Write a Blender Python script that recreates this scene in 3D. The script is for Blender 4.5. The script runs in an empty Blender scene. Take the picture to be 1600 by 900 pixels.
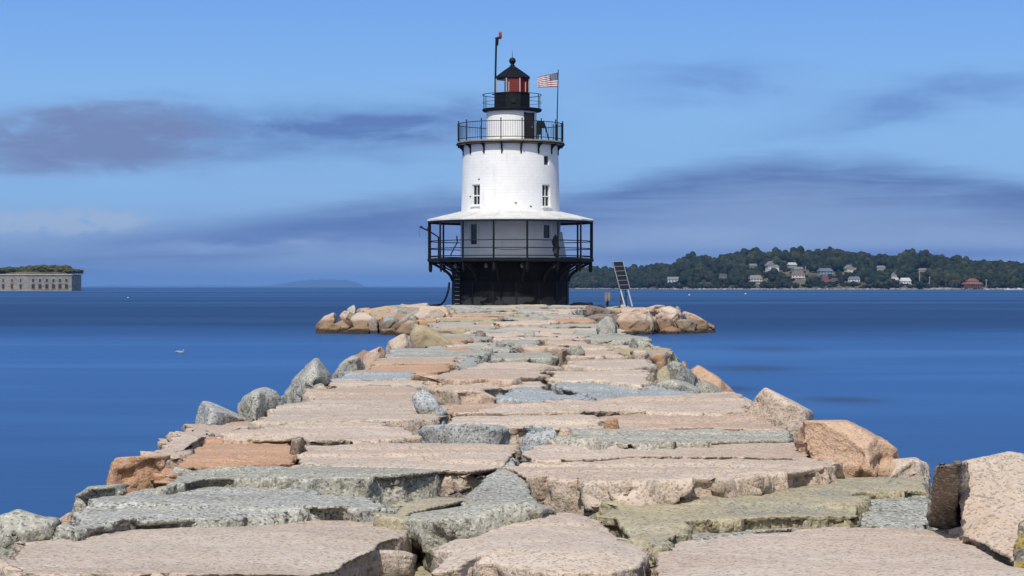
import bpy, bmesh, math, random
import numpy as np
from mathutils import Vector, Matrix
random.seed(7)
R = math.radians
sc = bpy.context.scene
col = sc.collection

# ------------------------------------------------------------------ camera
F, CX, HY, HC = 3111.0, 800.0, 448.5, 1.2       # focal length in px of a 1600 wide frame, horizon row, eye height
SEA = -1.5
cam_d = bpy.data.cameras.new('camera'); cam = bpy.data.objects.new('camera', cam_d); col.objects.link(cam)
cam_d.sensor_width = 36; cam_d.lens = 70.0
cam.location = (0, 0, HC); cam.rotation_euler = (R(90), 0, 0)
cam_d.shift_y = -1.5/1600
cam_d.clip_start = 0.1; cam_d.clip_end = 90000
sc.camera = cam

# ------------------------------------------------------------------ world
SUN_EL, SUN_AZ = 50.0, 197.0                      # azimuth clockwise from +Y: behind the camera, a little left
W = bpy.data.worlds.new('World'); sc.world = W; W.use_nodes = True
NT = W.node_tree; NT.nodes.clear()

class E:
    """tiny expression builder for math nodes"""
    def __init__(s, nt, sock): s.nt, s.s = nt, sock
    def _m(s, op, b=None, c=None, clamp=False):
        n = s.nt.nodes.new('ShaderNodeMath'); n.operation = op; n.use_clamp = clamp
        for i, v in enumerate((s, b, c)):
            if v is None: continue
            if isinstance(v, E): s.nt.links.new(v.s, n.inputs[i])
            else: n.inputs[i].default_value = v
        return E(s.nt, n.outputs[0])
    def __add__(s, o): return s._m('ADD', o)
    def __radd__(s, o): return s._m('ADD', o)
    def __sub__(s, o): return s._m('SUBTRACT', o)
    def __rsub__(s, o): return (s*-1.0) + o
    def __mul__(s, o): return s._m('MULTIPLY', o)
    def __rmul__(s, o): return s._m('MULTIPLY', o)
    def __truediv__(s, o): return s._m('DIVIDE', o)
    def exp(s): return s._m('EXPONENT')
    def clamp(s): return s._m('ADD', 0.0, clamp=True)
    def smooth(s, a, b):
        n = s.nt.nodes.new('ShaderNodeMapRange'); n.interpolation_type = 'SMOOTHSTEP'
        s.nt.links.new(s.s, n.inputs[0]); n.inputs[1].default_value = a; n.inputs[2].default_value = b
        return E(s.nt, n.outputs[0])

def lin(r, g, b):
    f = lambda c: (c/255/12.92) if c/255 <= .04045 else ((c/255+.055)/1.055)**2.4
    return (f(r), f(g), f(b))
def mixc(nt, fac, a, b, blend='MIX'):
    n = nt.nodes.new('ShaderNodeMix'); n.data_type = 'RGBA'; n.blend_type = blend
    for i, v in ((0, fac), (6, a), (7, b)):
        if isinstance(v, E): nt.links.new(v.s, n.inputs[i])
        elif hasattr(v, 'is_linked'): nt.links.new(v, n.inputs[i])
        elif isinstance(v, (int, float)): n.inputs[i].default_value = v
        else: n.inputs[i].default_value = (*v[:3], 1)
    return n.outputs[2]

BG = 0.15
HAZE = 4.5e-5
def skyc(r, g, b): return tuple(c/BG for c in lin(r, g, b))
tc = NT.nodes.new('ShaderNodeTexCoord')
sep = NT.nodes.new('ShaderNodeSeparateXYZ'); NT.links.new(tc.outputs['Generated'], sep.inputs[0])
gx, gy, gz = (E(NT, sep.outputs[i]) for i in range(3))
az = gx._m('ARCTAN2', gy) * 57.2958
el = gz._m('ARCSINE') * 57.2958
def wnoise(sx, sy, detail=4, rough=.5, seed=0.0, warp=0.0):
    c = NT.nodes.new('ShaderNodeCombineXYZ')
    NT.links.new((az*sx).s, c.inputs[0]); NT.links.new((el*sy).s, c.inputs[1]); c.inputs[2].default_value = seed
    n = NT.nodes.new('ShaderNodeTexNoise'); n.inputs['Scale'].default_value = 1; n.inputs['Detail'].default_value = detail
    n.inputs['Roughness'].default_value = rough; n.inputs['Distortion'].default_value = warp
    NT.links.new(c.outputs[0], n.inputs['Vector'])
    return E(NT, n.outputs[0])
sky = NT.nodes.new('ShaderNodeTexSky'); sky.sky_type = 'NISHITA'; sky.sun_disc = False
sky.sun_elevation = R(SUN_EL); sky.sun_rotation = R(SUN_AZ); sky.air_density = 1.0; sky.dust_density = 0.3; sky.ozone_density = 2.5
# clear-sky colour seen low over the water
ramp = NT.nodes.new('ShaderNodeValToRGB')
NT.links.new((el/20.0).clamp().s, ramp.inputs[0])
cr = ramp.color_ramp
stops = [(0.0, (92,136,198)), (.06, (98,144,206)), (.14, (110,162,222)), (.28, (120,172,232)), (.40, (104,158,232)), (1.0, (70,120,205))]
while len(cr.elements) < len(stops): cr.elements.new(.5)
for e_, (p, c) in zip(cr.elements, stops):
    e_.position = p; e_.color = (*lin(*c), 1)
rs = mixc(NT, 1.0, ramp.outputs[0], (1/BG,)*3, 'MULTIPLY')
low = el.smooth(35, 12) * 0.88
base = mixc(NT, low, sky.outputs[0], rs)
n1 = wnoise(.22, 1.0, 5, .55, 3.0, .6); n2 = wnoise(.09, .5, 3, .5, 11.0); n3 = wnoise(.5, 3.2, 5, .6, 21.0, .4)
wa = az + (n2 - .5)*5.0
we = el + (n1 - .5)*1.5 + (n3 - .5)*.35
def gauss(a, e, sa, se, bend=0.0, slope=0.0):
    da = (wa - a); y = we - e - da*slope + da*da*bend
    q = (da/sa)*(da/sa) + (y/se)*(y/se)
    return (q*-1.0).exp()
def PXc(px): return (px-CX)/54.3
def PYc(py): return (HY-py)/54.3
n4 = wnoise(.35, 1.6, 6, .62, 41.0, .3)
n5 = wnoise(.6, 1.5, 6, .6, 77.0, .5)
det = (n4.smooth(.28, .72)*.4 + .7)*(n5.smooth(.22, .55)*.45+.55)
def curve(stops, x0=-200.0, x1=1800.0):
    r_ = NT.nodes.new('ShaderNodeValToRGB'); r_.color_ramp.interpolation = 'B_SPLINE'
    while len(r_.color_ramp.elements) < len(stops): r_.color_ramp.elements.new(.5)
    for e_, (px, py) in zip(r_.color_ramp.elements, stops):
        e_.position = (px-x0)/(x1-x0); v_ = PYc(py)/10; e_.color = (v_, v_, v_, 1)
    NT.links.new(((az - PXc(x0))/((x1-x0)/54.3)).clamp().s, r_.inputs[0]); return E(NT, r_.outputs[0])*10.0
# lilac-grey mass on the upper left, and the bluer streak trailing right from it
c0 = mixc(NT, (gauss(PXc(480), PYc(212), 5.0, .8, .0, .03)*.9 + gauss(PXc(640), PYc(190), 2.6, .5, 0, .12)*.55)._m('MULTIPLY', det).clamp(), base, skyc(96,128,186))
lil = (gauss(PXc(150), PYc(228), 4.4, .95, .01, .06)*1.35 + gauss(PXc(220), PYc(190), 2.2, .6)*.6 + gauss(PXc(680), PYc(215), 1.8, .5)*.45)*det
c0 = mixc(NT, lil.smooth(.10, 1.15)*.92, c0, skyc(116,135,180))
up = (gauss(PXc(1090), PYc(130), 2.8, .5)*.8 + gauss(PXc(1500), PYc(150), 3.6, .5, 0, .12)*.8 + gauss(PXc(1350), PYc(190), 3.0, .35, 0, .1)*.5)*det
c0 = mixc(NT, up.clamp()*.8, c0, skyc(96,132,196))
# pale blue gap above the bank
c0 = mixc(NT, (gauss(PXc(1010), PYc(215), 3.6, .55, .0, .03)*.55 + gauss(PXc(150), PYc(305), 5.0, .5)*.45 + gauss(PXc(620), PYc(270), 3, .3)*.35).clamp(), c0, skyc(136,184,232))
# the long bank of cloud across the whole view, its firm top edge rising to the right
top = curve([(-200, 380), (100, 378), (330, 352), (440, 328), (560, 308), (700, 294), (880, 296), (980, 276), (1100, 246), (1220, 236), (1360, 244), (1500, 268), (1620, 292), (1800, 330)]) + (n1-.5)*.9 + (n3-.5)*.35
dd = top - el
nw_ = wnoise(.16, 2.6, 6, .62, 91.0, .8)
edge_ = (dd + (nw_-.5)*.7).smooth(-.30, .62)*(nw_.smooth(.68, .40)*.22+.78)
depth = dd.smooth(.3, 2.0)
bankc = mixc(NT, depth, skyc(88,116,172), skyc(130,156,200))
bankc = mixc(NT, nw_.smooth(.40, .62)*.3, bankc, skyc(118,146,196))
behind = gy.smooth(.1, .5)
c1 = mixc(NT, edge_*behind*(det*.30+.68)*(az.smooth(-14, 2)*.22+.78), c0, bankc)
c1 = mixc(NT, (gauss(PXc(620), PYc(362), 6.0, .35)*.5 + gauss(PXc(300), PYc(382), 4.0, .25)*.5).clamp(), c1, skyc(86,116,182))
# pale streaks low down
pale = (gauss(PXc(360), PYc(384), 2.6, .16)*.7 + gauss(PXc(500), PYc(390), .9, .35)*.6 + gauss(PXc(620), PYc(402), 1.6, .16)*.7 + gauss(PXc(640), PYc(382), 2.0, .15)*.4
        + gauss(PXc(1060), PYc(376), 3.8, .33)*.95 + gauss(PXc(1500), PYc(378), 5, .25)*.75 + gauss(PXc(60), PYc(385), 3.5, .5)*.45)*det
c1 = mixc(NT, pale.clamp(), c1, skyc(140,166,208))
c1 = mixc(NT, el.smooth(.75, .1)*.75*behind, c1, skyc(84,124,186))
# small sunlit cumulus puffs low on the left
pz_ = wnoise(1.3, 2.4, 5, .6, 55.0, .2)
def g0(a, e, sa, se):
    u_ = (az-a)/sa; v_ = (el-e)/se; return ((u_*u_+v_*v_)*-1.0).exp()
puff = (g0(PXc(115), PYc(350), 1.5, .33) + g0(PXc(20), PYc(352), .7, .26)*.9 + g0(PXc(170), PYc(345), 1.0, .2)*.8)*pz_.smooth(.30, .62)
c1 = mixc(NT, (puff*2.0).clamp()*.85, c1, skyc(158,180,213))
lowdark = g0(PXc(1420), PYc(398), 4.2, .20)*.7 + g0(PXc(1010), PYc(402), 2.6, .2)*.5
c2 = mixc(NT, lowdark.clamp(), c1, skyc(90,118,182))
gen = n1.smooth(.52, .75)*.35*el.smooth(7, 12)
c3 = mixc(NT, gen, c2, skyc(150,172,215))
# added fill light: unseen bright cloud in the half of the sky behind the viewer
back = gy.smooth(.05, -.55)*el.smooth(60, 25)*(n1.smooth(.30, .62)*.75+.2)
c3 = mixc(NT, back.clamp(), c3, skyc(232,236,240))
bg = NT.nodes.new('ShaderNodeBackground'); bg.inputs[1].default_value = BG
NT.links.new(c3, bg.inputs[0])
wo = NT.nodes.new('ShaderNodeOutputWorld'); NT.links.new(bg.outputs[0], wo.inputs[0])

sun_d = bpy.data.lights.new('sun', 'SUN'); sun = bpy.data.objects.new('sun', sun_d); col.objects.link(sun)
sun_d.energy = 4.0; sun_d.angle = R(.5); sun_d.color = (1, .95, .86)
sv = Vector((math.sin(R(SUN_AZ))*math.cos(R(SUN_EL)), math.cos(R(SUN_AZ))*math.cos(R(SUN_EL)), math.sin(R(SUN_EL))))
sun.rotation_euler = sv.to_track_quat('Z', 'Y').to_euler(); sun.location = (-20, -60, 80)
vs = sc.view_settings; vs.view_transform = 'Standard'; vs.look = 'None'; vs.exposure = 0.0; vs.gamma = 1; vs.use_curve_mapping = False
sc.cycles.volume_bounces = 0

# ------------------------------------------------------------------ helpers
def at(px, py, z=0.0):
    """photo pixel on the horizontal plane z -> world point"""
    d = F*(HC - z)/(py - HY)
    return Vector(((px-CX)*d/F, d, z))
def atd(px, py, d): return Vector(((px-CX)*d/F, d, HC + (HY-py)*d/F))
def tag(o, label=None, cat=None, group=None, kind=None):
    if label: o['label'] = label
    if cat: o['category'] = cat
    if group: o['group'] = group
    if kind: o['kind'] = kind
    return o
def empty(name, loc, label, cat, group=None, rz=0):
    o = bpy.data.objects.new(name, None); col.objects.link(o); o.location = loc; o.rotation_euler.z = rz
    o.empty_display_size = .2
    return tag(o, label, cat, group)
def link_mesh(name, me, mat, parent=None, smooth=False):
    o = bpy.data.objects.new(name, me); col.objects.link(o)
    if parent is not None: o.parent = parent
    if mat is not None:
        for m in (mat if isinstance(mat, (list, tuple)) else [mat]): me.materials.append(m)
    if smooth: me.polygons.foreach_set('use_smooth', [True]*len(me.polygons))
    return o

class MB:
    def __init__(s): s.bm = bmesh.new()
    def face(s, pts, mi=0):
        f = s.bm.faces.new([s.bm.verts.new(p) for p in pts]); f.material_index = mi; return f
    def box(s, c, size, rot=None, mi=0, M=None):
        m = Matrix.Translation(Vector(c)) @ (rot if rot is not None else Matrix.Identity(4)) @ Matrix.Diagonal((*size, 1))
        if M is not None: m = M @ m
        r = bmesh.ops.create_cube(s.bm, size=1, matrix=m)
        if mi:
            for f in {f for v in r['verts'] for f in v.link_faces}: f.material_index = mi
        return s
    def tube(s, pts, r, n=8, r2=None, cap=True):
        pts = [Vector(p) for p in pts]; rings = []
        for i, p in enumerate(pts):
            t = (pts[min(i+1, len(pts)-1)] - pts[max(i-1, 0)]).normalized()
            a = t.orthogonal().normalized() if i == 0 else (rings[-1][1] - t*rings[-1][1].dot(t)).normalized()
            b = t.cross(a); rr = r if r2 is None else r + (r2-r)*i/(len(pts)-1)
            rings.append(([s.bm.verts.new(p + (a*math.cos(k*2*math.pi/n) + b*math.sin(k*2*math.pi/n))*rr) for k in range(n)], a))
        for (A, _), (B, _) in zip(rings, rings[1:]):
            for k in range(n): s.bm.faces.new((A[k], A[(k+1) % n], B[(k+1) % n], B[k]))
        if cap: s.bm.faces.new(rings[0][0][::-1]); s.bm.faces.new(rings[-1][0])
        return s
    def lathe(s, prof, n=64, off=0.0, c=(0, 0), cap=True):
        rings = []
        for (r, z) in prof:
            rings.append([s.bm.verts.new((c[0]+r*math.sin(off+k*2*math.pi/n), c[1]-r*math.cos(off+k*2*math.pi/n), z)) for k in range(n)])
        for A, B in zip(rings, rings[1:]):
            for k in range(n): s.bm.faces.new((A[k], A[(k+1) % n], B[(k+1) % n], B[k]))
        if cap: s.bm.faces.new(rings[0][::-1]); s.bm.faces.new(rings[-1])
        return s
    def ring(s, R_, z, r, n=64, off=0.0, nn=6, c=(0, 0)):
        """closed hoop of tube"""
        rs_ = []
        for k in range(n):
            a = off + k*2*math.pi/n
            ctr = Vector((c[0]+R_*math.sin(a), c[1]-R_*math.cos(a), z)); out = Vector((math.sin(a), -math.cos(a), 0))
            rs_.append([s.bm.verts.new(ctr + out*math.cos(j*2*math.pi/nn)*r + Vector((0, 0, 1))*math.sin(j*2*math.pi/nn)*r) for j in range(nn)])
        for i in range(n):
            A, B = rs_[i], rs_[(i+1) % n]
            for k in range(nn): s.bm.faces.new((A[k], A[(k+1) % nn], B[(k+1) % nn], B[k]))
        return s
    def build(s, name, mat, parent=None, smooth=False, autosmooth=False):
        bmesh.ops.recalc_face_normals(s.bm, faces=s.bm.faces[:])
        me = bpy.data.meshes.new(name); s.bm.to_mesh(me); s.bm.free()
        o = link_mesh(name, me, mat, parent, smooth or autosmooth)
        if autosmooth:
            try: me.set_sharp_from_angle(angle=R(35))
            except Exception: pass
        return o

# ---- vectorised noise for rock relief
_rng = np.random.RandomState(5)
_perm = _rng.permutation(4096)
_grad = _rng.normal(size=(4096, 3)); _grad /= np.linalg.norm(_grad, axis=1)[:, None]
def _h(i, j, k): return _perm[(_perm[(_perm[i & 4095] + j) & 4095] + k) & 4095]
def perlin(p):
    i = np.floor(p).astype(np.int64); f = p - i; u = f*f*f*(f*(f*6-15)+10); out = 0
    for dx in (0, 1):
        wx = u[:, 0] if dx else 1-u[:, 0]
        for dy in (0, 1):
            wy = u[:, 1] if dy else 1-u[:, 1]
            for dz in (0, 1):
                wz = u[:, 2] if dz else 1-u[:, 2]
                g = _grad[_h(i[:, 0]+dx, i[:, 1]+dy, i[:, 2]+dz)]
                d = f - np.array((dx, dy, dz))
                out = out + wx*wy*wz*(g*d).sum(1)
    return out*1.6
def fbm(p, o=3, g=.5):
    s = 0; a = 1
    for k in range(o): s = s + a*perlin(p*(2.03**k) + k*17.3); a *= g
    return s
def facets(p):
    """piecewise planar relief: every cell is a broken face with a tilt of its own"""
    i = np.floor(p).astype(np.int64); best = np.full(len(p), 9.0); val = np.zeros(len(p))
    for dx in (-1, 0, 1):
        for dy in (-1, 0, 1):
            for dz in (-1, 0, 1):
                h = _h(i[:, 0]+dx, i[:, 1]+dy, i[:, 2]+dz)
                c = i + np.array((dx, dy, dz)) + _grad[h]*.4 + .5
                d = p - c; r = (d*d).sum(1); m = r < best
                best = np.where(m, r, best); v = (d*_grad[(h*7+13) & 4095]).sum(1) + _grad[h][:, 0]*.5
                val = np.where(m, v, val)
    return val

# ------------------------------------------------------------------ materials
MATS = {}
def new_mat(name):
    m = bpy.data.materials.new(name); m.use_nodes = True; nt = m.node_tree
    return m, nt, nt.nodes['Principled BSDF']
def flat(name, c, rough=.6, metal=0.0, bump=0.0, bscale=20, var=0.0, vscale=3, spec=.5):
    if name in MATS: return MATS[name]
    m, nt, p = new_mat(name); p.inputs['Base Color'].default_value = (*c, 1); p.inputs['Roughness'].default_value = rough
    p.inputs['Metallic'].default_value = metal; p.inputs['Specular IOR Level'].default_value = spec
    t = nt.nodes.new('ShaderNodeTexCoord')
    if var:
        n = nt.nodes.new('ShaderNodeTexNoise'); n.inputs['Scale'].default_value = vscale; n.inputs['Detail'].default_value = 6; n.inputs['Roughness'].default_value = .65
        nt.links.new(t.outputs['Object'], n.inputs['Vector'])
        f = E(nt, n.outputs[0]).smooth(.3, .7)
        nt.links.new(mixc(nt, f, tuple(x*(1-var) for x in c), tuple(min(1, x*(1+var)) for x in c)), p.inputs['Base Color'])
    if bump:
        n = nt.nodes.new('ShaderNodeTexNoise'); n.inputs['Scale'].default_value = bscale; n.inputs['Detail'].default_value = 5
        nt.links.new(t.outputs['Object'], n.inputs['Vector'])
        b = nt.nodes.new('ShaderNodeBump'); b.inputs['Strength'].default_value = bump; b.inputs['Distance'].default_value = .02
        nt.links.new(n.outputs[0], b.inputs['Height']); nt.links.new(b.outputs[0], p.inputs['Normal'])
    MATS[name] = m; return m

def granite(name, a, b, speck=(.06, .055, .05), light=(.62, .58, .54), stain=None, stain_amt=0.0, lichen=None, tide=True, sp=.5, gs=105.0):
    m, nt, p = new_mat(name)
    t = nt.nodes.new('ShaderNodeTexCoord'); oi = nt.nodes.new('ShaderNodeObjectInfo')
    add = nt.nodes.new('ShaderNodeVectorMath'); add.operation = 'ADD'
    sc_ = nt.nodes.new('ShaderNodeVectorMath'); sc_.operation = 'SCALE'; sc_.inputs[0].default_value = (37, 91, 53)
    nt.links.new(oi.outputs['Random'], sc_.inputs['Scale'])
    nt.links.new(t.outputs['Object'], add.inputs[0]); nt.links.new(sc_.outputs[0], add.inputs[1])
    V = add.outputs[0]
    def N(scale, detail=3, rough=.55, dist=0.0, vec=None):
        n = nt.nodes.new('ShaderNodeTexNoise'); n.inputs['Scale'].default_value = scale; n.inputs['Detail'].default_value = detail
        n.inputs['Roughness'].default_value = rough; n.inputs['Distortion'].default_value = dist
        nt.links.new(vec or V, n.inputs['Vector']); return E(nt, n.outputs[0])
    st = nt.nodes.new('ShaderNodeMapping'); st.inputs['Scale'].default_value = (.45, 1.0, 1.2); nt.links.new(V, st.inputs[0])
    big = N(1.3, 5, .6, .4, st.outputs[0]); mid = N(7, 6, .68); fine = N(gs, 3, .6); fine2 = N(gs*.42, 4, .7)
    c = mixc(nt, big.smooth(.34, .66), a, b)
    rv = E(nt, oi.outputs['Random'])
    c = mixc(nt, rv.smooth(.55, 1.0)*(.22 if name[:4] in ('pink', 'rosy') else .12), c, (.36, .345, .285)); c = mixc(nt, rv.smooth(.35, .0)*.25, c, (.62, .53, .43))
    c = mixc(nt, N(.9, 6, .7, .6, st.outputs[0]).smooth(.50, .66)*.38, c, tuple(.5*x+.5*y for x, y in zip(a, (.33, .30, .22))))
    c = mixc(nt, N(2.6, 7, .75, .5).smooth(.56, .70)*.45, c, (.27, .20, .125))
    c = mixc(nt, mid.smooth(.45, .75)*.35, c, tuple(x*.55 for x in a))
    if stain: c = mixc(nt, (N(1.7, 6, .62, .8, st.outputs[0]).smooth(.62-.22*stain_amt, .70))*stain_amt, c, stain)
    vo = nt.nodes.new('ShaderNodeTexVoronoi'); vo.inputs['Scale'].default_value = gs*.8; nt.links.new(V, vo.inputs['Vector'])
    sepc = nt.nodes.new('ShaderNodeSeparateColor'); nt.links.new(vo.outputs['Color'], sepc.inputs[0])
    cell = E(nt, sepc.outputs[0])
    c = mixc(nt, cell.smooth(.80, .84)*sp, c, speck)
    c = mixc(nt, cell.smooth(.22, .18)*sp*.8, c, light)
    c = mixc(nt, fine2.smooth(.58, .72)*sp*.8, c, speck)
    c = mixc(nt, fine.smooth(.60, .7)*sp*.5, c, light)
    if lichen: c = mixc(nt, N(13, 6, .75, .3).smooth(.52, .56), c, lichen)
    if tide:
        g = nt.nodes.new('ShaderNodeNewGeometry'); s3 = nt.nodes.new('ShaderNodeSeparateXYZ'); nt.links.new(g.outputs['Position'], s3.inputs[0])
        zz = E(nt, s3.outputs[2]) + (big-.5)*.5
        c = mixc(nt, zz.smooth(-.62, -.86)*.7, c, (.18, .11, .055))
        c = mixc(nt, zz.smooth(-1.22, -1.36)*.9, c, (.03, .026, .015))
    if hasattr(c, 'is_linked'): nt.links.new(c, p.inputs['Base Color'])
    p.inputs['Roughness'].default_value = .88; p.inputs['Specular IOR Level'].default_value = .3
    b1 = nt.nodes.new('ShaderNodeBump'); b1.inputs['Distance'].default_value = .03
    gn = nt.nodes.new('ShaderNodeNewGeometry'); sn = nt.nodes.new('ShaderNodeSeparateXYZ'); nt.links.new(gn.outputs['Normal'], sn.inputs[0])
    nt.links.new((E(nt, sn.outputs[2]).smooth(.85, .45)*.55 + .42).s, b1.inputs['Strength'])   # worn smooth on top, freshly broken on the sides
    hgt = fine2*.45 + mid*.9 + fine*.22 + N(22, 5, .7)*.8
    nt.links.new(hgt.s, b1.inputs['Height']); nt.links.new(b1.outputs[0], p.inputs['Normal'])
    MATS[name] = m; return m
PINK = (.52, .385, .285); PALE = (.60, .48, .375); RUST = (.42, .26, .14); GREY = (.30, .295, .25); LGREY = (.44, .43, .375)
granite('pink granite', PALE, PINK, stain=(.52, .35, .22), stain_amt=.25, sp=.42)
granite('rosy granite', (.56, .42, .32), (.50, .33, .225), stain=RUST, stain_amt=.4, sp=.42)
granite('orange granite', (.54, .325, .195), (.48, .25, .13), stain=RUST, stain_amt=.45, sp=.30)
granite('grey granite', GREY, LGREY, light=(.66, .64, .58), stain=(.29, .26, .17), stain_amt=.25, sp=.68)
granite('blue grey granite', (.29, .31, .31), (.40, .42, .42), light=(.60, .61, .60), sp=.6)
granite('olive granite', (.33, .28, .15), (.39, .33, .185), light=(.56, .52, .42), stain=(.24, .24, .21), stain_amt=.6, sp=.45)
granite('ochre granite', (.44, .34, .18), (.39, .31, .19), light=(.56, .51, .42), stain=(.40, .38, .32), stain_amt=.35, sp=.35)
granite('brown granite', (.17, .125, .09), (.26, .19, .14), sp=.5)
granite('greenish granite', (.33, .315, .25), (.42, .40, .33), light=(.66, .64, .58), stain=(.22, .21, .13), stain_amt=.5, sp=.55)
granite('lichened granite', (.15, .14, .12), (.20, .18, .15), lichen=(.36, .25, .04), sp=.5)
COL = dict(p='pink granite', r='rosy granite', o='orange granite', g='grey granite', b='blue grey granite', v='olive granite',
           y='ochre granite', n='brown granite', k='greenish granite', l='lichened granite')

black = flat('black iron', (.004, .0045, .006), .55, .0, .3, 14, .35, 2.5, spec=.25)
blackp = flat('black paint', (.010, .011, .013), .5, 0, .2, 9, .3, 3, spec=.3)
white = flat('white trim', (.78, .78, .76), .5, 0, .1, 20, .05, 3)
grime = flat('weathered grey iron', (.13, .13, .135), .6, 0, .3, 12, .4, 3)
red_glass = None

# ------------------------------------------------------------------ setting: water, seabed core, far land
m, nt, p = new_mat('sea water'); MATS['water'] = m
g = nt.nodes.new('ShaderNodeNewGeometry')
def mapd(s):
    mp = nt.nodes.new('ShaderNodeMapping'); mp.inputs['Scale'].default_value = s; nt.links.new(g.outputs['Position'], mp.inputs[0]); return mp.outputs[0]
def NW(s, detail, rough=.5, dist=0.0):
    n = nt.nodes.new('ShaderNodeTexNoise'); n.inputs['Scale'].default_value = 1; n.inputs['Detail'].default_value = detail; n.inputs['Roughness'].default_value = rough
    n.inputs['Distortion'].default_value = dist
    nt.links.new(mapd(s), n.inputs['Vector']); return E(nt, n.outputs[0])
gs_ = nt.nodes.new('ShaderNodeSeparateXYZ'); nt.links.new(g.outputs['Position'], gs_.inputs[0]); X_, Y_ = E(nt, gs_.outputs[0]), E(nt, gs_.outputs[1])
wa_ = NW((.02, .05, 0), 2, .4, .4).smooth(.3, .7); wb_ = NW((.0006, .0042, 0), 2, .4, .2).smooth(.40, .60); wd_ = NW((.010, .024, 0), 2, .4, .5).smooth(.48, .70)
wob = (NW((.012, .012, 0), 3, .5)-.5)*90.0
Yw = Y_ + wob
open_ = Yw.smooth(85, 150)                                   # the ruffled, darker channel beyond the end of the breakwater
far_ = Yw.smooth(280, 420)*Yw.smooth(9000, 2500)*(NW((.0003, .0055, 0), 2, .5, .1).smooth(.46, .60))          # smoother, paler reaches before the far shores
near_ = Yw.smooth(45, 22)
c = mixc(nt, wa_*.5, (.014, .070, .220), (.022, .100, .300))
c = mixc(nt, X_.smooth(4, 30)*.4, c, (.012, .062, .205))
c = mixc(nt, near_*.55, c, (.015, .060, .160))
c = mixc(nt, open_*.9, c, (.007, .029, .092))
c = mixc(nt, wd_*open_*.5, c, (.020, .068, .165))
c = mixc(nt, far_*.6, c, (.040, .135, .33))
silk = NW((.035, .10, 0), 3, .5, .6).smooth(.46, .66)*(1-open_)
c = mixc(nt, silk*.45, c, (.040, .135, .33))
def bed(x, y, rx, ry):                                       # weed beds under the surface
    a_ = (X_-x)/rx; b_ = (Y_-y)/ry; return ((a_*a_+b_*b_)*-1.0).exp()
beds = (bed(7.9, 47.6, 1.0, 1.5) + bed(8.0, 66, 1.6, 3.0)*.8 + bed(11.2, 86, 1.8, 4)*.6 + bed(5.9, 53, .6, 1.5)*.8 + bed(3.0, 36, .5, 2)*.3)
c = mixc(nt, (beds*(wa_*.6+.6)).clamp()*.95, c, (.008, .014, .022))
nt.links.new(c, p.inputs['Base Color'])
p.inputs['IOR'].default_value = 1.33; p.inputs['Specular IOR Level'].default_value = .30
rg = open_*.12 - far_*.10 + wa_*.04 + .34
nt.links.new(rg.s, p.inputs['Roughness'])
bn = nt.nodes.new('ShaderNodeBump'); bn.inputs['Strength'].default_value = .10; bn.inputs['Distance'].default_value = .5
nt.links.new((NW((.5, .9, 0), 3, .5)*.25 + NW((1.8, 3.5, 0), 2, .5)*.08).s, bn.inputs['Height']); nt.links.new(bn.outputs[0], p.inputs['Normal'])
mb = MB(); mb.face([(-40000, -2000, SEA), (40000, -2000, SEA), (40000, 60000, SEA), (-40000, 60000, SEA)])
tag(mb.build('water', MATS['water']), kind='structure')

# ------------------------------------------------------------------ rocks
GROOVES = {}
PENDING = []     # raw rock objects waiting to be remeshed and roughened
def raw_rock(name, bm, mat, label, cat, d, group, rough=1.0, topamp=.018, bottom=None):
    me = bpy.data.meshes.new(name); bmesh.ops.recalc_face_normals(bm, faces=bm.faces[:])
    co = np.array([v.co[:] for v in bm.verts]); c = co.mean(0); c[2] = co[:, 2].min()
    bmesh.ops.translate(bm, verts=bm.verts[:], vec=-Vector(c))
    bm.to_mesh(me); bm.free()
    o = bpy.data.objects.new(name, me); col.objects.link(o); o.location = c
    me.materials.append(MATS[COL[mat]]); tag(o, label, cat, group)
    r = o.modifiers.new('remesh', 'REMESH'); r.mode = 'VOXEL'; r.voxel_size = min(.058, max(.014, d*.0018))
    s = o.modifiers.new('smooth', 'SMOOTH'); s.factor = .3; s.iterations = 1
    PENDING.append((o, rough, topamp)); return o
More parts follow.
